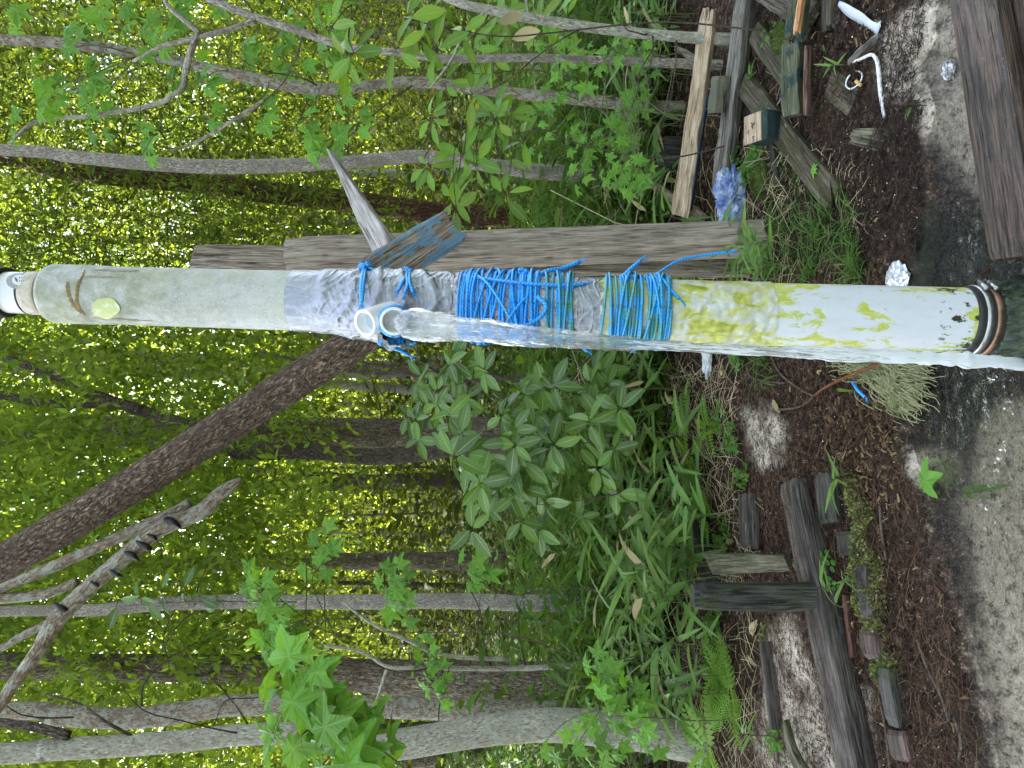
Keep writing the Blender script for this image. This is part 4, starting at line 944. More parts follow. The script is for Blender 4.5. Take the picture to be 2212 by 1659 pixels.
def tree(name, label, path, y, mat, top=8.0, lean=(0, 0), rough=.07, n=16, group=None, branches=(), crownspec=None, ground=True, dy=None, twigs=True):
    """path px (X, Y, width px) from top of the picture to the base"""
    dy = dy or [0]*len(path)
    P = [D(X, Y, y+e) for (X, Y, w), e in zip(path, dy)]; R = [m(w, p)/2 for (X, Y, w), p in zip(path, P)]
    if ground:
        b_ = P[-1]; P.append(Vector((b_.x+(b_.x-P[-2].x)*.15, b_.y, gz(b_.x, b_.y)-.08))); R.append(R[-1]*1.35)
    P = P[::-1]; R = R[::-1]
    if top and P[-1].z < top:
        e = P[-1]; P.append(Vector((e.x+lean[0], e.y+lean[1], (e.z+top)/2))); P.append(Vector((e.x+lean[0]*2, e.y+lean[1]*2, top))); R += [R[-1]*.85, R[-1]*.5]
    base = Vector(P[0]); t = empty(name, base, label, 'tree', group)
    V, FA, g = tube(P, R, n, rough, 3., sub=7, seed=U(0, 5)); mk('trunk', V, FA, mat, t, gco=g)
    if twigs:
        q = RNG.randint(4, 7)
        for _ in range(q):
            f = RNG.uniform(.35, .9); p = Vector(P[max(1, int(f*(len(P)-2)))]); p = p+(Vector(P[max(1, int(f*(len(P)-2)))-1])-p)*RNG.random()
            a = RNG.uniform(0, 6.28); dd = Vector((math.cos(a), math.sin(a)*.6, RNG.uniform(.1, .9))); l = RNG.uniform(.4, 1.1)*y/4; pts = [p]
            for j in range(5):
                dd = (dd+Vector((RNG.gauss(0, .3), RNG.gauss(0, .2), RNG.gauss(0, .25)))).normalized(); pts.append(pts[-1]+dd*l/5)
            V, FA, g = tube(pts, [.0035*y/4+.002]*1+[.004*y/4*(1-j/6) for j in range(5)], 5, .1, 10, sub=3, cap=False); mk('branch', V, FA, B_DARK, t, gco=g)
    for br in branches:
        mt = br[1] if len(br) > 1 and br[1] else mat
        Q = [D(X, Y, y+e) for X, Y, w, e in br[0]]; q = [m(w, p)/2 for (X, Y, w, e), p in zip(br[0], Q)]
        V, FA, g = tube(Q, q, 9, rough, 6, sub=6, seed=U(0, 5)); mk('branch', V, FA, mt, t, gco=g)
    if crownspec:
        (cx, cyy, cz), rad, nn, lf = crownspec; crown(t, P[-1]+Vector((cx, cyy, cz)), rad, nn, lf, int(U(0, 1e6)))
    return t
tree('slender_tree', 'slender grey trunk between the post and the brown pine trunk', [(-40,322,25),(150,338,27),(300,352,30),(450,360,31),(600,358,30),(760,350,28),(900,338,28),(1010,350,28),(1180,372,34),(1400,380,38)], 3.6, B_GREY, 7.5, crownspec=((0, 1.5, 1.), (2.2, 2.2, 1.3), 2600, .17))
tree('pine_tree', 'reddish brown pine trunk behind the slender grey tree', [(-60,330,44),(150,368,46),(400,392,48),(600,418,47),(800,440,46),(960,462,46),(1150,470,50)], 6.2, B_PINE, 10, rough=.03, crownspec=((0, 0, .5), (2.6, 2.6, 1.6), 3000, .2))
tree('spindly_tree', 'spindly lichen-spotted trunk, second from the right frame edge', [(-30,84,22),(167,97,23),(333,122,22),(500,160,24),(633,187,26),(737,192,24),(830,180,22),(923,178,22),(1070,197,23),(1237,213,24),(1400,230,26)], 2.9, B_LICH, 5.5, crownspec=((.3, 1.2, .8), (1.8, 1.8, 1.), 1600, .15),
     branches=[([(590,205,9,0),(550,230,9,0),(480,275,8,.05),(417,310,6,.1),(370,325,4,.1)], None), ([(400,150,13,0),(395,190,12,0),(370,207,11,0),(333,227,11,.05),(200,250,10,.1),(80,263,9,.1),(20,310,5,.1)], B_PALE)])
tree('spindly_tree', 'thin forked grey sapling trunk rising among broad leaves at right', [(380,-60,14),(430,-15,16),(523,27,17),(640,65,16),(737,98,15),(853,113,15),(970,127,16),(1137,125,17),(1370,133,18)], 2.5, B_GREY, 4, branches=[([(553,43,12,0),(500,62,11,0),(433,80,11,0),(350,100,9,.02),(287,133,5,.04)], None), ([(430,75,12,0),(418,60,12,0),(370,20,10,0),(350,-10,8,0)], None), ([(430,72,13,0),(412,110,14,0),(400,160,15,.05)], None)])
tree('spindly_tree', 'grey arching sapling trunk nearest the upper right frame edge', [(860,-60,16),(977,0,18),(1053,20,20),(1170,43,21),(1337,67,22),(1474,80,23)], 2.35, B_PALE, None, branches=[([(1053,22,7,0),(1010,60,7,0),(975,130,6,0),(930,190,5,0)], None), ([(1140,42,5,0),(1138,5,6,0),(1120,-30,6,0)], None)])
tree('stout_tree', 'stout trunk with furrowed bark flaring at the base on the left', [(-40,1441,56),(200,1442,56),(400,1443,58),(600,1448,62),(760,1458,68),(900,1466,76),(1050,1474,88),(1200,1482,104)], 4.6, B_FURR, 10, n=22, rough=.05, crownspec=((-.5, 2., 0), (3.2, 3.2, 1.8), 4500, .2))
tree('vine_tree', 'slim trunk with clinging dark oval leaves left of the leaning trunk', [(-40,1322,22),(200,1318,26),(330,1306,28),(480,1300,30),(640,1300,31),(800,1300,32),(960,1298,33),(1120,1302,36),(1280,1303,40)], 3.9, B_GREY, 8, crownspec=((0, 1.5, .5), (2.6, 2.6, 1.5), 3200, .18))
tree('lichen_tree', 'wavy lichen-patched trunk, second from the left frame edge', [(-40,1538,36),(120,1545,42),(260,1552,44),(370,1543,46),(480,1526,44),(590,1522,44),(740,1524,44),(900,1530,46),(1200,1540,50)], 3.6, B_LICH, 8, crownspec=((-.6, 1.5, .5), (2.4, 2.4, 1.5), 2800, .18))
tree('pale_tree', 'whitish trunk curving into a thick grey base at left frame edge', [(-40,1630,44),(100,1620,46),(250,1612,46),(400,1600,45),(520,1588,44),(660,1585,46),(790,1604,60),(860,1608,64),(960,1592,64),(1080,1574,66),(1200,1566,70),(1380,1580,80),(1470,1596,88)], 2.7, B_PALE, 6.5, rough=.06, n=20, branches=[([(150,1590,22,0),(80,1572,20,.0),(0,1560,18,.05),(-40,1556,16,.05)], B_DARK), ([(285,1590,7,0),(230,1560,7,0),(170,1520,6,.1),(100,1500,5,.2)], B_DARK)], crownspec=((-.5, 1., .5), (2., 2., 1.3), 2200, .17))
tree('forked_tree', 'dark forked tree behind the leaning trunk', [(300,886,24),(383,913,28),(440,935,30),(483,960,34),(533,976,37),(667,975,36),(780,986,36),(870,983,36),(1003,966,36),(1060,958,40)], 5.0, B_DARK, None, branches=[([(310,888,26,0),(230,862,24,0),(150,830,22,0),(43,783,19,0),(-40,760,17,0)], None), ([(290,884,20,0),(250,872,20,0),(200,873,20,0),(100,870,20,0),(0,853,19,0),(-40,848,18,0)], None)])
tree('broad_tree', 'broad brown trunk partly hidden behind the forked tree', [(-40,930,66),(300,932,68),(600,936,70),(900,940,74),(1040,942,84)], 7.2, B_FURR, 12, n=20, rough=.04, crownspec=((-2.8, .5, -3.), (3.6, 3.6, 1.6), 9000, .34))  # out-of-frame crown offset and thickened to keep sun off the foreground
tree('pale_far_tree', 'pale straight trunk far back left of the dead branch', [(-40,1218,34),(300,1222,34),(600,1214,36),(900,1212,38),(1000,1212,42)], 8.0, B_FURR, 12, crownspec=((0, 0, 0), (3.2, 3.2, 2.2), 3500, .22))
tree('grey_sapling', 'whitish thin sapling in front of the stout furrowed trunk', [(700,1395,6),(780,1408,7),(838,1440,8),(900,1442,9),(1000,1444,10),(1100,1444,11),(1200,1440,12),(1310,1432,13)], 3.3, B_PALE, None, ground=True, branches=[([(838,1440,8,0),(828,1470,8,0),(812,1520,7,0),(796,1575,6,-.1)], None), ([(740,1300,5,0),(800,1345,7,0),(880,1383,8,0),(960,1415,9,0),(1100,1425,9,0)], None)])
tree('dark_sapling', 'leafless thin stem crossing below the leaning trunk', [(560,760,6),(700,790,7),(800,806,8),(920,806,9),(1010,815,10)], 4.2, B_DARK, None)
# far trunks one can tell apart
rf = random.Random(77); FAR_T = []
for i in range(86):
    y = rf.uniform(9, 26); Y = rf.uniform(-40, 1700); w = rf.uniform(.035, .17); p = D(900, Y, y)
    wp = w/depth(p)*F; l = rf.uniform(-25, 25)
    b_ = Vector((p.x, y, -.1)); t_ = Vector((p.x+l*.02, y, rf.uniform(9, 14))); mi = (b_+t_)/2+Vector((rf.uniform(-.2, .2), 0, 0))
    V, FA, g = tube([b_, mi, t_], [w*.6, w*.45, w*.25], 9, .05, 2, sub=6, seed=rf.uniform(0, 5))
    o = mk('woodland_tree', V, FA, rf.choice((B_FURR, B_DARK, B_DARK, B_GREY)), None, np.array(b_), g)
    side = 'left of the pipe' if Y > 700 else 'right of the pipe'
    tag(o, 'slim straight trunk deep in the shaded woods %s' % side, 'tree', 'slim trunks deep in the woods %s' % side)
# leaning trunk
lp = [(-120,1285,76),(0,1219,78),(150,1130,77),(300,1040,77),(450,945,76),(600,848,76),(720,772,76),(810,712,72)]
ys = [2.25,2.15,2.05,1.98,1.9,1.83,1.76,1.70]; P = [D(X, Y, y) for (X, Y, w), y in zip(lp, ys)]; Rr = [m(w, p)/2 for (X, Y, w), p in zip(lp, P)]
e = P[0]; P = [e+(e-P[1])*7, e+(e-P[1])*3]+P; Rr = [Rr[0], Rr[0]]+Rr
V, FA, g = tube(P[::-1], Rr[::-1], 30, .06, 6, sub=12); o = mk('leaning_trunk', V, FA, B_LOG, None, np.array(P[-1]), g); tag(o, 'dark scaly leaning trunk resting behind the taped pipe', 'trunk')
# dead lichen branch
dl = [(522,1036,7),(505,1046,22),(470,1072,30),(433,1106,34),(350,1139,36),(290,1185,36),(233,1233,34),(167,1293,38),(117,1346,36),(83,1406,30),(33,1473,26),(0,1523,24),(-60,1590,20)]
yd = 2.0; P = [D(X, Y, yd) for X, Y, w in dl]; t = empty('dead_branch', P[7], 'broken dead branch with grey lichen beside the leaning trunk', 'branch')
V, FA, g = tube(P, [m(w, p)/2 for (X, Y, w), p in zip(dl, P)], 16, .16, 10, sub=6); mk('limb', V, FA, B_LICH, t, gco=g)
for lst in ([(410,1085,20),(367,1112,24),(250,1163,25),(133,1216,24),(0,1273,22),(-60,1300,20)], [(167,1256,18),(100,1283,22),(0,1293,24),(-50,1296,24)], [(117,1340,18),(50,1373,16),(0,1403,14),(-40,1430,12)]):
    Q = [D(X, Y, yd+.02) for X, Y, w in lst]; V, FA, g = tube(Q, [m(w, p)/2 for (X, Y, w), p in zip(lst, Q)], 12, .14, 10, sub=6); mk('limb', V, FA, B_LICH, t, gco=g)
FUNG = plain('black_fungus', (.012, .010, .010), .6, 0, 40, .3, .4)
for (X, Y, r) in ((372,1128,15),(312,1180,14),(285,1200,13),(250,1240,11),(205,1262,8),(330,1160,9),(130,1312,13)):
    r *= 1.25; c = D(X, Y, yd-.0235); n_ = 12
    V = [c+Vector((0, -.006, 0))]+[c+Vector((m(r, c)*math.cos(a)*.5+m(r, c)*.5*math.sin(a), 0, m(r, c)*math.sin(a)))*(1+.15*math.sin(3*a+X)) for a in np.linspace(0, 6.28, n_, endpoint=False)]+[c+Vector((0, .012, 0))]
    FA = [(0, 1+i, 1+(i+1) % n_) for i in range(n_)]+[(n_+1, 1+(i+1) % n_, 1+i) for i in range(n_)]; mk('fungus_patch', V, FA, FUNG, t, gco=np.array([tuple(v) for v in V]))

# ------------------------------------------------------------------ leafy plants one can tell apart
# broad-leaved shrubs at right
st = lambda *pts: [D(*p) for p in pts]
def gstem(X, Y, y, *pts):
    p0 = D(*pts[0]) if pts else D(X, Y, y); b_ = Vector((D(X, Y, y).x, y, gz(D(X, Y, y).x, y)-.02)); 
    Q = [b_]
    for q in pts:
        e = D(*q); h_ = (Q[-1]+e)/2; Q += [h_+Vector((RL.gauss(0, .10), RL.gauss(0, .05), 0))*(e-Q[-1]).length, e]
    return Q
leafy('broad_leaf_shrub', 'broad-leaved shrub with pale spotted leaves near the upper right edge', 'shrub', None, gstem(1480, 60, 2.1, (1200,70,2.1), (960,60,2.08), (880,40,2.05), (760,10,2.0)),
      px_clusters([(750,120,6),(765,115,4),(715,60,4),(880,45,6),(905,75,5),(855,110,5),(935,20,4),(940,110,4),(1000,70,3)], 2.02, .06), M_BROAD, .085)
leafy('broad_leaf_shrub', 'broad-leaved shrub with fresh whorls right of the post', 'shrub', None, gstem(1470, 300, 2.35, (1250,310,2.35), (1100,290,2.33), (1000,260,2.3), (930,255,2.3)),
      px_clusters([(930,255,6),(1065,250,6),(1075,262,5),(1012,310,6),(1000,340,6),(1030,355,5),(925,360,6),(980,425,6),(985,450,5),(1090,420,5),(1130,300,4),(960,180,5),(1020,200,4),(1100,250,5),(1085,340,4)], 2.32, .08), M_BROAD, .083)
leafy('broad_leaf_shrub', 'young yellow green shrub behind the spindly trunks', 'shrub', None, gstem(1450, 200, 3.0, (1250,180,3.0), (1050,160,3.0), (900,150,3.0)),
      px_clusters([(RL.uniform(960, 1230), RL.uniform(10, 200), 5) for _ in range(22)], 3.0, .2), M_BROAD, .085)
# glossy shrubs in the middle
for i, (bx, by, y, lb, X0, X1, Y0, Y1, n) in enumerate([
        (1400, 840, 2.75, 'glossy dark green shrub right behind the falling water', 900, 1330, 775, 900, 20),
        (1420, 960, 2.6, 'glossy dark green shrub in the middle of the undergrowth', 960, 1390, 880, 1010, 22),
        (1400, 1080, 2.7, 'glossy shrub on the left of the middle undergrowth', 1000, 1400, 990, 1150, 22),
        (1350, 870, 3.4, 'taller glossy shrub behind the middle undergrowth', 870, 1100, 790, 960, 14)]):
    cl_ = [(RL.uniform(X0, X1), RL.uniform(Y0, Y1), 5) for _ in range(n)]
    leafy('glossy_shrub', lb, 'shrub', None, gstem(bx, by, y, ((bx+X0)/2+60, by, y), (X0+60, (Y0+Y1)/2, y)), px_clusters(cl_, y, .16), M_GLOSS, .100, petiole=.12, face=(0, -.9, .55))
# star-leaved saplings
leafy('star_leaf_sapling', 'sapling with large bright star leaves at the left edge', 'sapling', None, gstem(1500, 1800, 1.75, (1100,1740,1.75), (850,1640,1.75), (700,1600,1.75), (600,1540,1.75)),
      px_clusters([(560,1540,3),(600,1560,3),(640,1490,4),(660,1540,4),(650,1600,3),(700,1560,4),(740,1610,4),(780,1590,3),(690,1640,3),(770,1650,3),(830,1640,3),(610,1620,2),(590,1600,2)], 1.75, .06), M_STAR, .118, petiole=.4, droop=-.18, stemmat=STEM_G)
leafy('star_leaf_sapling', 'sapling spray of bluish star leaves above the stout trunk base', 'sapling', None, gstem(1350, 1370, 2.6, (1100,1370,2.6), (800,1365,2.6), (600,1290,2.6), (520,1230,2.6)),
      px_clusters([(530,1250,5),(560,1280,5),(590,1320,5),(620,1350,5),(570,1350,5),(600,1390,5),(610,1440,5),(640,1420,4),(580,1410,4),(540,1300,4),(660,1200,3),(690,1170,3),(700,1210,3)], 2.6, .12), M_STAR, .083, petiole=.3, droop=-.15)
leafy('star_leaf_sapling', 'small star-leaved sapling before the slim vine trunk', 'sapling', None, gstem(1400, 1280, 3.0, (1200,1270,3.0), (1000,1240,3.0), (850,1260,3.0)),
      px_clusters([(835,1255,5),(850,1290,5),(870,1320,5),(1010,1220,4),(1020,1250,5),(860,1240,4),(1040,1210,3)], 3.0, .1), M_STAR, .088, petiole=.3)
leafy('star_leaf_sapling', 'dark star-leaved spray in front of the furrowed trunk', 'sapling', None, gstem(1400, 1500, 3.2, (1150,1470,3.2), (950,1440,3.2)),
      px_clusters([(920,1400,4),(915,1440,4),(950,1450,4),(930,1480,4),(960,1500,4),(905,1420,3)], 3.2, .1), M_STAR, .082, petiole=.3)
leafy('star_leaf_sapling', 'low bright star-leaved seedling near the fallen grey log', 'sapling', None, gstem(1480, 1560, 2.35, (1400,1550,2.35), (1300,1530,2.35)),
      px_clusters([(1290,1440,5),(1310,1470,5),(1290,1520,5),(1330,1540,5),(1370,1560,5),(1350,1500,5),(1320,1600,4),(1260,1600,4),(1230,1640,3),(1150,1630,2),(1400,1590,4),(1280,1640,4)], 2.35, .12), M_STAR, .075, petiole=.45, stemmat=STEM_G)
leafy('star_leaf_vine', 'carpet of small star leaves below the spindly trunks', 'sapling', None, gstem(1440, 250, 2.5, (1380,240,2.5), (1250,220,2.5)),
      px_clusters([(RL.uniform(1150, 1400), RL.uniform(80, 400), 4) for _ in range(34)], 2.55, .25), M_STAR, .056, petiole=.4, stemmat=STEM_G)
leafy('star_leaf_sapling', 'hanging star leaves over the upper right trunks', 'sapling', None, st((900,150,2.9), (700,160,2.9), (500,150,2.9), (300,120,2.9)),
      px_clusters([(310,60,4),(295,90,3),(340,85,4),(420,140,4),(360,180,4),(435,180,4),(520,140,4),(190,150,4),(215,165,4),(260,70,3),(180,30,3),(620,50,4),(640,160,4),(700,60,4),(560,240,4),(300,290,3),(310,330,2),(450,240,3),(610,70,4),(20,40,3),(20,270,3),(10,10,3)]+[(RL.uniform(60, 780), RL.uniform(-20, 330), 4) for _ in range(26)], 2.9, .25), M_STAR, .085, petiole=.3, droop=-.35, stemmat=STEM_G)
# clinging leaves on the vine trunk
leafy('climbing_vine', 'dark oval leaves clinging to the slim vine trunk', 'vine', None, st((640,1300,3.8), (400,1300,3.8), (250,1310,3.8)),
      px_clusters([(320,1305,2),(300,1290,2),(395,1275,2),(350,1278,2),(430,1285,2),(465,1290,2),(255,1300,2)], 3.8, .03), M_GLOSS, .10, face=(0, -1, .2))

# switch cane: thin stems with narrow blades
def cane(base, h, n, L, label, group, dry=0., lean=None, name='cane_plant'):
    base = Vector(base); r = empty(name, base, label, 'cane plant', group)
    ln = lean if lean is not None else Vector((RL.gauss(0, .25), RL.gauss(0, .2)-.1, 0)); tip = base+Vector((ln.x*h, ln.y*h, h))
    mid_ = base+Vector((ln.x*h*.3, ln.y*h*.3, h*.55))
    V, FA, g = tube([base-Vector((0, 0, .02)), mid_, tip], [.002, .0016, .0009], 5, sub=4, cap=False); mk('stem', V, FA, STEM_G, r, gco=g)
    for i in range(n):
        f = 1-(i/n)*.62; p = base+(tip-base)*f if f > .55 else base+(mid_-base)*(f/.55)
        a = RL.uniform(0, 6.28) if i else math.atan2(ln.y, ln.x+.01)
        d = Vector((math.cos(a), math.sin(a)*.8, RL.uniform(-.15, .75)))
        link('leaf', RL.choice(M_DRYC if RL.random() < dry else M_CANE), r, leafM(p, d, Vector((0, -.4, .9))+rv()*.3, L*RL.uniform(.6, 1.15), base))
    return r
def zone(n, X0, X1, Y0, Y1, h, L, nl, label, group, dry=.06, zmax=None):
    for i in range(n):
        X, Y = RL.uniform(X0, X1), RL.uniform(Y0, Y1); p = on(X, Y)
        cane(p, h*RL.uniform(.6, 1.3), RL.randint(*nl), L*RL.uniform(.7, 1.2), label, group, dry)
zone(80, 1345, 1600, 1100, 1500, .32, .19, (5, 8), 'narrow-bladed cane plant crowding behind the post stub', 'cane plants behind the post stub', .04)
zone(44, 1350, 1560, 780, 1120, .24, .17, (4, 7), 'narrow-bladed cane plant among the glossy shrubs', 'cane plants among the glossy shrubs', .06)
zone(44, 1400, 1505, -20, 340, .24, .16, (5, 8), 'narrow-bladed cane plant behind the right board heap', 'cane plants behind the board heap', .08)
zone(26, 1370, 1520, 330, 600, .2, .15, (4, 7), 'narrow-bladed cane plant around the foot of the square post', 'cane plants round the square post', .12)
zone(12, 1620, 1720, 520, 600, .12, .11, (5, 7), 'low cane tuft at ground level between pipe and post', 'cane tufts between pipe and post', .05)
cane(on(1835, 1320), .075, 5, .085, 'small green cane sprig growing over the post stub foot', None, lean=Vector((.9, -.1, 0)))
cane(on(1862, 1248), .05, 6, .05, 'tiny cane sprig between two bricks', None)
cane(on(1840, 1020), .06, 8, .085, 'fresh cane sprig beside the upper end of the beam', None, lean=Vector((-.3, -.3, 0)))
cane(on(1830, 140), .04, 5, .05, 'tiny sprig on soil near the green board', None)
cane(on(1665, 1590), .10, 9, .08, 'leafy cane sprig beside the large fern', None)
cane(on(1640, 175), .05, 6, .07, 'cane sprig hanging over the mossy stub', None)

# ferns
def frond_mesh(name, n, mat, lob=True, seed=0, wid=.36, bend=.35):
    r_ = random.Random(seed); V = []; FA = []
    def blade(o, d, L, w, z0, tip):
        s = Vector((-d.y, d.x, 0)); i = len(V)
        V.extend([tuple(o), tuple(o+d*L*.35+s*w), tuple(o+d*L+Vector((0, 0, tip))), tuple(o+d*L*.35-s*w)]); FA.append((i, i+1, i+2, i+3))
    for i in range(n):
        f = (i+.5)/n; x = .08+.92*f; z = -bend*x*x*.6; L = wid*(math.sin(math.pi*min(1, .18+f*.82))**.8)*r_.uniform(.9, 1.1)
        for sd in (1, -1):
            a = math.radians(68-18*f)*sd; d = Vector((math.cos(a), math.sin(a), 0)); o = Vector((x, 0, z))
            if lob:
                kk = 7
                for j in range(kk):
                    ff = (j+.5)/kk; q = o+d*L*ff; w = L*.16*(1-ff)**.6
                    for s2 in (1, -1): blade(q, (Vector((-d.y, d.x, 0))*s2+d*.5).normalized(), w*1.05+.010, .016*(1-.4*ff), 0, -.01)
                blade(o, d, L, .008, 0, -.03)
            else: blade(o, d, L, .042+.02*(1-f), 0, -.05)
    for j in range(8):
        i = len(V); x0, x1 = j/8, (j+1)/8; w = .006; z0, z1 = -bend*x0*x0*.6, -bend*x1*x1*.6
        V.extend([(x0, w, z0), (x1, w, z1), (x1, -w, z1), (x0, -w, z0)]); FA.append((i, i+1, i+2, i+3))
    return mesh(name, V, FA, mat)
M_FROND = [frond_mesh('frond', 13, L_FERN, True, 1), frond_mesh('frond', 12, L_FERN, True, 2, .32, .5)]
M_FROND2 = [frond_mesh('frond', 10, L_FERN, False, 3, .24, .3), frond_mesh('frond', 9, L_FERN, False, 4, .28, .5)]
def fern(p, n, L, label, meshes, el=(.25, .9), a0=None, group=None):
    p = Vector(p); r = empty('fern', p, label, 'fern', group); s0 = RL.uniform(0, 6.28) if a0 is None else a0
    for i in range(n):
        a = s0+i*6.28/n+RL.uniform(-.25, .25); d = Vector((math.cos(a), math.sin(a), RL.uniform(*el)))
        link('frond', RL.choice(meshes), r, leafM(p, d, Vector((0, -.3, 1)), L*RL.uniform(.75, 1.1), p))
    return r
fern(on(1600, 1500, .03), 5, .21, 'large lacy fern on the bank left of the post stub', M_FROND, (.1, .5))
fern(on(1555, 1618, .04), 6, .22, 'bright broad-lobed fern near the fallen log', M_FROND2, (.2, .7))
fern(on(1560, 1455, .02), 5, .15, 'small fern tucked above the large lacy fern', M_FROND2, (.2, .6))
for (X, Y, lb) in ((1500,990,'pinnate fern clump below the glossy shrubs'),(1470,1160,'pinnate fern clump left of the decayed log piece'),(1535,1120,'low fern over the decayed log piece'),(1525,1060,'fern sprig right of the decayed log piece'),(1490,900,'fern sprig behind the dark litter patch'),(1540,925,'low fern at the edge of the gravel patch'),(1490,585,'little fern between the rope end and post'),(1520,600,'little fern beside the pipe below the rope end'),(1445,420,'little fern behind the tan brace stick'),(1520,1180,'fern frond group by the dark post top'),(1440,955,'fern sprig among dry grass stalks')):
    fern(on(X, Y, .02), 5, RL.uniform(.12, .16), lb, M_FROND2, (.2, .9))

# small weeds with roundish leaves, grass tufts, fallen leaves
def weed(p, n, R, label, group):
    C = []; V = []; FA = []
    for i in range(n):
        c = Vector(p)+Vector((RL.gauss(0, R), RL.gauss(0, R), RL.uniform(.006, .03))); a = RL.uniform(0, 6.28); s = RL.uniform(.008, .016); k0 = len(V)
        nn = (Vector((0, -.3, 1))+rv()*.3).normalized(); e = nn.orthogonal().normalized(); f = nn.cross(e)
        for j in range(3):
            t0 = a+j*2.09; k0 = len(V); o = c
            for q in range(7):
                t = q/7*6.28; V.append(o+(e*math.cos(t0)+f*math.sin(t0))*s*.8+(e*math.cos(t)+f*math.sin(t))*s*.62)
            FA.append(tuple(range(k0, k0+7)))
    r = empty('small_weed', p, label, 'weed', group); mk('foliage', V, FA, L_WEED, r, None, None, [(0, .5)]*len(V), False)['kind'] = 'stuff'; return r
for (X, Y, lb) in ((1565,905,'round-leaved weed patch by the gravel'),(1590,960,'round-leaved weed patch left of the gravel'),(1610,1030,'small weed patch above the dark board'),(1560,1200,'weed seedlings beside the decayed log piece'),(1575,1150,'weed seedlings above the dark board'),(1600,760,'weed seedlings beside the white plastic scrap'),(1595,350,'small weeds between split and grey boards'),(1625,360,'small weeds by the blue bag'),(1680,95,'small weeds on the moss clump'),(1555,1340,'weed seedlings left of the post stub'),(1690,1600,'weed seedlings under the cane sprig'),(1540,1400,'weed seedlings in the needle litter'),(1645,320,'weeds in the gap right of the blue bag'),(1790,1240,'weed sprout on the beam')):
    weed(on(X, Y), 18, .028, lb, None)
def tuft(X, Y, n, L, label, group=None, mt=L_CANE):
    p = on(X, Y); V = []; FA = []; uv = []
    for i in range(n):
        a = RL.uniform(0, 6.28); d = Vector((math.cos(a), math.sin(a)*.7, 0)); l = L*RL.uniform(.5, 1.2); w = RL.uniform(.0012, .0028); o = p+Vector((RL.gauss(0, .02), RL.gauss(0, .016), 0)); s = Vector((-d.y, d.x, 0)); k0 = len(V); up_ = RL.uniform(.35, 1.)
        for j in range(5):
            f = j/4; c = o+d*l*f*(.4+.5*f)+Vector((0, 0, l*up_*(f-.55*f*f))); ww = w*(1-f)**.6+.0002; V += [c+s*ww, c-s*ww]; uv += [(f, .5), (f, 1)]
            if j: FA.append((k0+2*j-2, k0+2*j-1, k0+2*j+1, k0+2*j))
    r = empty('grass_tuft', p, label, 'grass', group); mk('blades', V, FA, mt, r, None, None, uv)['kind'] = 'stuff'; return r
GRASS = leafmat('grass_blade', (.065, .14, .03), (.14, .25, .03), .45, 0, .35, .3, island=True, yellow=(.2, .2, .06))
for i in range(26): tuft(RL.uniform(1640, 1870), RL.uniform(475, 605), 16, .11, 'thin grass tuft on wet soil between pipe and post', 'grass tufts between pipe and post', GRASS)
for i in range(8): tuft(RL.uniform(1650, 1730), RL.uniform(330, 480), 10, .08, 'thin grass tuft under the mossy boards', 'grass tufts under the mossy boards', GRASS)
for (X, Y) in ((1660,790),(1672,815),(1640,770)): tuft(X, Y, 9, .14, 'drooping grass tuft left of the falling water', 'grass tufts left of the water', GRASS)
def fallen(X, Y, L, mes, label, cat='leaf', ang=None, dz=.006, name='fallen_leaf'):
    p = on(X, Y, dz); a = RL.uniform(0, 6.28) if ang is None else ang
    o = link(name, mes, None, leafM(p, (math.cos(a), math.sin(a), .05), Vector((0, 0, 1))+rv()*.2, L, Vector((0, 0, 0)))); return tag(o, label, cat)
for (X, Y, L, lb) in ((1690,893,.045,'orange brown dead leaf on the gravel patch'),(1565,790,.06,'tan dead leaf below the white plastic scrap'),(1562,1190,.055,'curled tan leaf beside the decayed log piece'),(1590,1170,.04,'dead leaf between decayed log and dark board'),(1630,1375,.06,'long tan dead leaf left of the post stub'),(1690,1545,.05,'pale dead leaf under the cane sprig'),(1640,1440,.045,'dead brown leaf in the needle litter'),(1105,85,.09,'dry curled leaf caught on the arching sapling'),(1075,50,.08,'second dry leaf hanging on the arching sapling'),(1580,1290,.04,'small brown leaf near the post stub head'),(1780,800,.035,'brown leaf scrap by the orange stick'),(1850,1340,.03,'pale leaf scrap beside the bricks'),(1900,1300,.025,'little brown leaf below the long brick'),(1720,1210,.04,'yellow brown leaf scrap behind the beam')):
    if X < 1200:
        p = D(X, Y, 2.3); o = link('dry_leaf', RL.choice(M_DRYL), None, leafM(p, (.2, 0, -1), (0, -1, .2), L, Vector((0, 0, 0)))); tag(o, lb, 'leaf')
    else: fallen(X, Y, L, RL.choice(M_DRYL), lb)
fallen(1812, 842, .07, M_CANE[0], 'single green blade lying by the blue rope scrap', ang=-1.6)
fallen(2000, 1045, .085, M_STAR[0], 'fallen green star leaf at the water edge', ang=-1.2, dz=.02)
fallen(1790, 365, .04, M_STAR[1], 'pale green leaf resting on the diagonal mossy board', ang=1.5, dz=.03)
fallen(1792, 112, .03, M_GLOSS[0], 'dark green oval leaf on soil by the green board', ang=.5, dz=.01)
fallen(1978, 230, .03, M_GLOSS[0], 'green leaf pair floating by the sunken board', ang=2.5, dz=.01)
r = empty('floating_sprig', on(2085, 1055, .02), 'green sprig with long leaves floating in the creek', 'sprig')
bs = Vector(r.location)
V, FA, g = tube([on(2095, 1100, .02), on(2070, 1060, .025), on(2080, 1020, .02)], .0015, 5, sub=4); mk('stem', V, FA, STEM_G, r, gco=g)
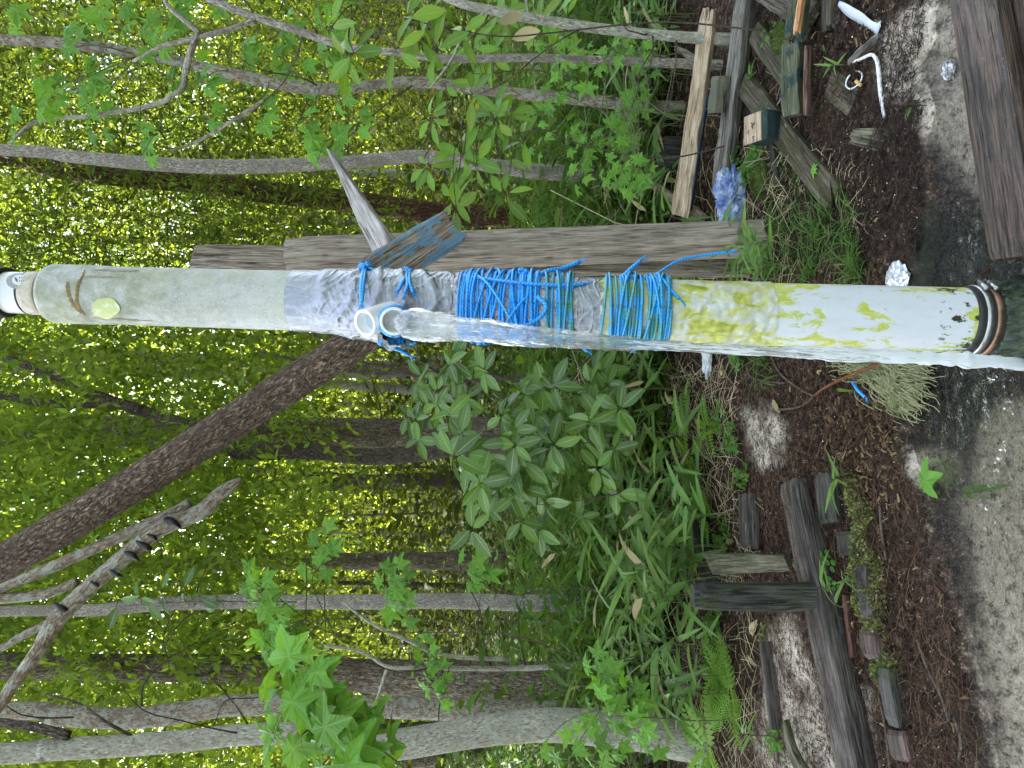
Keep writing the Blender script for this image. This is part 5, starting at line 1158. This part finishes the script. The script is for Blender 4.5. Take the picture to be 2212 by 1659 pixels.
for (X, Y, X2, Y2) in ((2075,1030,2052,985), (2082,1040,2070,1000), (2100,1060,2180,1050), (2105,1070,2150,1075)):
    a, b_ = on(X, Y, .022), on(X2, Y2, .022); link('leaf', M_CANE[0], r, leafM(a, b_-a, (0, 0, 1), (b_-a).length*1.25, bs))

# moss cushions
k = Mt('bright_moss'); pos = k.n('ShaderNodeNewGeometry').outputs['Position']; n1 = k.noise(pos, 180, 4, .7)
MOSS = k.end(k.pr(k.ramp(n1, [(.3, (.02, .032, .004)), (.5, (.07, .105, .010)), (.7, (.16, .20, .025))]), .9, k.bump(n1, 1., .01)))
def mosscushion(X, Y, rx, ry, rz, label, seed):
    c = on(X, Y, 0); n = 40; th = np.linspace(0, 2*math.pi, n, endpoint=False); ph = np.linspace(.02, math.pi*.55, 16); TH, PH = np.meshgrid(th, ph)
    d = np.stack([np.sin(PH)*np.cos(TH), np.sin(PH)*np.sin(TH), np.cos(PH)], -1).reshape(-1, 3); q = 1+.3*fbm(d*2+seed, 3)+.12*fbm(d*16+seed, 2)
    V = d*q[:, None]*np.array((rx, ry, rz))+np.array(c); w = n; FA = [(i*w+j, i*w+(j+1) % w, (i+1)*w+(j+1) % w, (i+1)*w+j) for i in range(15) for j in range(w)]
    o = tag(mk('moss_cushion', V, FA, MOSS, None, np.array(c), V), label, 'moss')
    r_ = np.random.default_rng(int(seed*10)); idx = r_.integers(0, len(V), 900); Vk, Fk = kites(V[idx], np.full(900, .007), .4, -1., int(seed*7)); mk('moss_tips', Vk, Fk, MOSS, o, smooth=False)['kind'] = 'stuff'
mosscushion(1700, 82, .05, .045, .045, 'bright green moss cushion between the right-hand boards', 1.3)
mosscushion(1648, 392, .06, .03, .035, 'dark green moss hump beside the blue bag', 2.9)
mosscushion(1800, 1330, .02, .025, .022, 'moss tuft under the post stub foot', 4.4)
mosscushion(1672, 488, .04, .03, .02, 'moss on the ground at the post foot', 6.1)

# ------------------------------------------------------------------ litter nobody could count
def ground_pts(n, X0, X1, Y0, Y1, keep=None):
    X = NR.uniform(X0, X1, n); Y = NR.uniform(Y0, Y1, n); P = np.array([on(x, y) for x, y in zip(X, Y)])
    if keep is not None:
        cr = polydist(X, Y, CREEK); P = P[cr < keep]
    return P
def sticks(P, L, w, seed, tilt=.12, bend=.15):
    r_ = np.random.default_rng(seed); n = len(P); a = r_.uniform(0, 6.28, n); l = L*r_.uniform(.4, 1.2, n); d = np.stack([np.cos(a), np.sin(a), r_.normal(0, tilt, n)], 1); s = np.stack([-d[:,1], d[:,0], np.zeros(n)], 1)
    z = np.zeros((n, 3)); z[:,2] = 1; ww = w*r_.uniform(.6, 1.4, n); o = P.copy(); o[:,2] += r_.uniform(.001, .012, n); V = []
    for f, b_ in ((-.5, 0), (0, 1), (.5, 0)):
        c = o+d*(l*f)[:, None]+s*(l*bend*b_*r_.uniform(-1, 1, n))[:, None]+z*(l*.06*b_)[:, None]
        V += [c-s*ww[:, None], c+z*ww[:, None]*1.2, c+s*ww[:, None]]
    V = np.stack(V, 1).reshape(-1, 3); i = np.arange(n)*9
    FA = np.concatenate([np.stack([i+a_, i+a_+1, i+a_+4, i+a_+3], 1) for a_ in (0, 1, 3, 4)])
    return V, FA
def litmat(name, cols, rough=.8):
    k = Mt(name); rnd = k.n('ShaderNodeNewGeometry').outputs['Random Per Island']
    return k.end(k.pr(k.ramp(rnd, [(i/(len(cols)-1), c) for i, c in enumerate(cols)]), rough, None, **{'Specular IOR Level': .12}))
NEEDLE = litmat('pine_needles', [(.02, .009, .006), (.045, .02, .012), (.075, .034, .02), (.20, .115, .07), (.03, .015, .01)], .6)
DARKN = litmat('rotting_litter', [(.005, .0035, .003), (.014, .009, .006), (.03, .018, .011), (.065, .04, .025)], .5)
CHIP = litmat('wood_chips', [(.02, .012, .007), (.06, .036, .018), (.12, .075, .035), (.24, .17, .09)], .6)
STRAW = litmat('dead_grass', [(.36, .28, .17), (.50, .42, .27), (.28, .20, .11)], .7)
def lit(name, P, L, w, mat, label, seed, **kw):
    V, FA = sticks(P, L, w, seed, **kw); o = mk(name, V, FA, mat, None, V[0]); tag(o, label, 'litter', None, 'stuff')
left = lambda n, k=6: ground_pts(n, 1590, 2120, 780, 1700, k)
lit('pine_needle_litter', np.vstack([left(4600), ground_pts(2000, 1500, 1700, 1000, 1700, 6)]), .06, .00034, NEEDLE, 'reddish fallen pine needles over the left bank', 1)
lit('rotting_litter', np.vstack([left(9000, 30), ground_pts(6500, 1640, 2010, -60, 560, 30)]), .020, .0007, DARKN, 'dark rotting plant litter on wet soil', 2, tilt=.35)
lit('bark_chip_litter', np.vstack([ground_pts(420, 1780, 1960, 860, 1100, 4), left(260), ground_pts(120, 1640, 1960, -40, 520, 4)]), .020, .0020, CHIP, 'tan bark chips scattered on dark soil', 3, tilt=.2)
lit('root_tangle', ground_pts(1300, 1700, 1990, 100, 560, 6), .05, .0007, DARKN, 'dark rootlets on the right-hand soil', 4, bend=.4)
lit('dead_grass_litter', np.vstack([ground_pts(750, 1380, 1640, 1080, 1700), ground_pts(550, 1380, 1600, 780, 1080), ground_pts(450, 1440, 1720, 150, 600)]), .13, .0007, STRAW, 'dry straw-coloured grass stalks under the plants', 5, tilt=.4)
lit('dead_grass_litter', ground_pts(110, 1640, 1880, 320, 520), .05, .0005, STRAW, 'short straw stalks under the mossy boards', 6, tilt=.3)
bm_ = [on(1740, 1042).lerp(on(1902, 1790), RL.random())+Vector((RL.uniform(-.03, .03), RL.uniform(-.03, .03), .058)) for _ in range(170)]
lit('beam_litter', np.array([tuple(p) for p in bm_]), .045, .0004, NEEDLE, 'fallen needles lying on the long dark beam', 7, tilt=.05)
# pale grit specks
P = np.vstack([left(700, 4), ground_pts(300, 1750, 1990, 0, 520, 6)]); V, FA = kites(P+np.array((0, 0, .006)), np.full(len(P), .0035), .9, 0, 9); tag(mk('pale_grit', V, FA, litmat('pale_grit', [(.5, .48, .42), (.3, .28, .24), (.7, .68, .62)]), None, V[0], smooth=False), 'pale grit specks on the soil', 'grit', None, 'stuff')
# moss tufts along the bricks
mv = gv[(moss > .5) & near]; mv = mv[NR.integers(0, len(mv), 7000)]+np.stack([NR.normal(0, .004, 7000), NR.normal(0, .004, 7000), NR.uniform(0, .008, 7000)], 1)
V, FA = kites(mv, np.full(len(mv), .010), .5, -.6, 12); tag(mk('moss_carpet', V, FA, litmat('pale_moss', [(.07, .085, .018), (.15, .17, .05), (.24, .26, .10)]), None, V[0], smooth=False), 'pale yellow green moss round the bricks', 'moss', None, 'stuff')

# ------------------------------------------------------------------ undergrowth and woods behind
def blades(P, L, w, seed, upb=.6):
    r_ = np.random.default_rng(seed); n = len(P); a = r_.uniform(0, 6.28, n); l = (L*r_.uniform(.5, 1.3, n))[:, None]; z = np.array((0, 0, 1.)); d = np.stack([np.cos(a), np.sin(a), r_.normal(upb, .35, n)], 1); d /= np.linalg.norm(d, axis=1)[:, None]
    s = np.stack([-np.sin(a), np.cos(a), np.zeros(n)], 1)+r_.normal(0, .25, (n, 3)); ww = l*w; V = []
    V = np.stack([P, P+d*l*.3+s*ww, P+d*l*.65+s*ww*.75-z*l*.06, P+d*l-z*l*.28, P+d*l*.65-s*ww*.75-z*l*.06, P+d*l*.3-s*ww], 1).reshape(-1, 3); i = np.arange(n)*6
    return V, np.concatenate([np.stack([i, i+1, i+2, i+5], 1), np.stack([i+5, i+2, i+3, i+4], 1)])
def field(n, y0, y1, hmax, Y0=-120, Y1=1780, pw=1.):
    y = y0+(y1-y0)*NR.uniform(0, 1, n)**pw; Y = NR.uniform(Y0, Y1, n); x = (829.5-Y)/F*y*1.02; h = hmax*NR.uniform(0, 1, n)**1.2
    return np.stack([x, y, h], 1)
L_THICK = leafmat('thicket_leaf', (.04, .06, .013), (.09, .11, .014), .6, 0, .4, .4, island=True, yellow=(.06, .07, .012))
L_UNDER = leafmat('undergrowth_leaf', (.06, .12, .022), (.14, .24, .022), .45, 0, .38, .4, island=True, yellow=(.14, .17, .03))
P = field(15000, 3.0, 7.0, .55, pw=1.3); P[:,2] *= .6+.6*fbm(P*np.array((1.2, 1.2, 0))+4, 2); V, FA = blades(P, .17, .065, 31); tag(mk('undergrowth_blades', V, FA, L_UNDER, None, V[0]), 'mass of narrow green blades under the trees', 'undergrowth', None, 'stuff')
P = field(9000, 3.2, 9.0, .75, pw=1.2); P[:,2] *= .5+.8*np.clip(fbm(P*np.array((.9, .9, 0))+14, 2)+.5, 0, 1); V, FA = blades(P, .095, .22, 32, .3); tag(mk('undergrowth_leaves', V, FA, L_UNDER, None, V[0]), 'mass of broad low leaves under the trees', 'undergrowth', None, 'stuff')
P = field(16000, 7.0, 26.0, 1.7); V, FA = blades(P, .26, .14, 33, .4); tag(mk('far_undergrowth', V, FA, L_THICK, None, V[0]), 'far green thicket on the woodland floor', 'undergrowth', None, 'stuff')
P = field(1500, 2.9, 6.0, .25); V, FA = sticks(P, .35, .0014, 34, .6); tag(mk('dry_stalks', V, FA, STRAW, None, V[0]), 'dry stalks tangled in the undergrowth', 'undergrowth', None, 'stuff')

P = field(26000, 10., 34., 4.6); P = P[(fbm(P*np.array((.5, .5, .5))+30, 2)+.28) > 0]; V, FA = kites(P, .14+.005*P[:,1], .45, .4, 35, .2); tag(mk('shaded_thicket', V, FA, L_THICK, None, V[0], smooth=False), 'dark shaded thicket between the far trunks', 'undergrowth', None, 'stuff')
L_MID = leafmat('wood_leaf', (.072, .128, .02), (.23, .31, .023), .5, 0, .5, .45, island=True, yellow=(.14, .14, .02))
L_MIDL = leafmat('brightened_wood_leaf', (.10, .17, .026), (.30, .385, .03), .5, 0, .5, .45, island=True, yellow=(.18, .19, .02))  # wood leaf with its colour lightened to offset the crown's shade at left
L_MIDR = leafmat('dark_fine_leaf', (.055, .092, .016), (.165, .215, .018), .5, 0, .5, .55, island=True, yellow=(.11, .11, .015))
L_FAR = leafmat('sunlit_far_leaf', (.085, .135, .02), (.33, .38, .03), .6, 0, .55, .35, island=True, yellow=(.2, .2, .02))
def cloud(n, k_, y0, y1, X0, X1, Y0, Y1, spread, pw=1., dens=None):
    y = y0+(y1-y0)*NR.uniform(0, 1, k_)**pw; X = NR.uniform(X0, X1, k_); Y = NR.uniform(Y0, Y1, k_)
    C = np.array([D(a, b_, c) for a, b_, c in zip(X, Y, y)])
    if dens is not None:
        kp = NR.uniform(0, 1, k_) < dens(X, Y, y); C = C[kp]
    C = C[C[:,2] > .3]
    i = NR.integers(0, len(C), n); sc = (spread*C[i][:,1])[:, None]
    P = C[i]+NR.normal(size=(n, 3))*sc*np.array((1, 1, .6)); return P[P[:,2] > .15]
up_only = lambda X, Y, y: np.clip(1.15-sstep(420, 800, X)*1.1, 0, 1)
def woods(name, P, size, mat, label, seed, hang=.5, el=.42):
    V, FA = kites(P, size, el, hang, seed, .2); tag(mk(name, V, FA, mat, None, V[0], smooth=False), label, 'foliage', None, 'stuff')
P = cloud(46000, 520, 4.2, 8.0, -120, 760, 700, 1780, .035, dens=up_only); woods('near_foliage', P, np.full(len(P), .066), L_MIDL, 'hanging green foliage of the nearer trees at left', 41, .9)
P = cloud(56000, 560, 4.6, 9.0, -120, 900, -120, 620, .035, dens=lambda X, Y, y: np.clip(1.1-sstep(600, 950, X)*.8, 0, 1)); woods('near_foliage', P, np.full(len(P), .062), L_MIDR, 'fine dark foliage of the nearer trees at right', 42, .1, .26)
P = cloud(84000, 1100, 9.0, 20.0, -150, 900, -150, 1800, .03, dens=lambda X, Y, y: np.clip(1.1-sstep(500, 900, X)*.75, 0, 1)); woods('middle_foliage', P, .07+.003*P[:,1], L_MID, 'middle distance foliage of the woods', 43, .6)
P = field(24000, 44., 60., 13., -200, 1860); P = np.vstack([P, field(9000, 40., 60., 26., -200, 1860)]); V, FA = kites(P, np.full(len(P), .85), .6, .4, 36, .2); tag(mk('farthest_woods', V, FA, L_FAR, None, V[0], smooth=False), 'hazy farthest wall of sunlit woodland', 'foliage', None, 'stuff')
P = np.stack([NR.uniform(-18, 9, 30000), NR.uniform(8, 22, 30000), NR.uniform(10.5, 15, 30000)], 1); P = P[fbm(P*np.array((.35, .35, .15))+50, 3) > -.12]
V, FA = kites(P, np.full(len(P), .36), .5, .2, 38, .8); tag(mk('shade_canopy', V, FA, L_CROWN, None, V[0], smooth=False), 'high leafy canopy added over the woods to shade the floor', 'foliage', None, 'stuff')  # leaves added above the frame to shade the undergrowth, gaps let dapples through
# unseen woods behind the viewer, added to cut the low sky light
def ring(n, r0, r1, z0, z1, a0, a1):
    a = np.radians(NR.uniform(a0, a1, n)); r_ = NR.uniform(r0, r1, n); return np.stack([np.sin(a)*r_, np.cos(a)*r_, NR.uniform(z0, z1, n)], 1)
P = ring(26000, 7., 13., 0., 9., 62, 298); P = P[fbm(P*np.array((.4, .4, .4))+70, 2) > -.3]
V, FA = kites(P, np.full(len(P), .34), .5, .4, 37, .2); tag(mk('added_woods_behind', V, FA, L_MID, None, V[0], smooth=False), 'unseen woodland edge behind the viewer, added to block low sky light', 'foliage', None, 'stuff')
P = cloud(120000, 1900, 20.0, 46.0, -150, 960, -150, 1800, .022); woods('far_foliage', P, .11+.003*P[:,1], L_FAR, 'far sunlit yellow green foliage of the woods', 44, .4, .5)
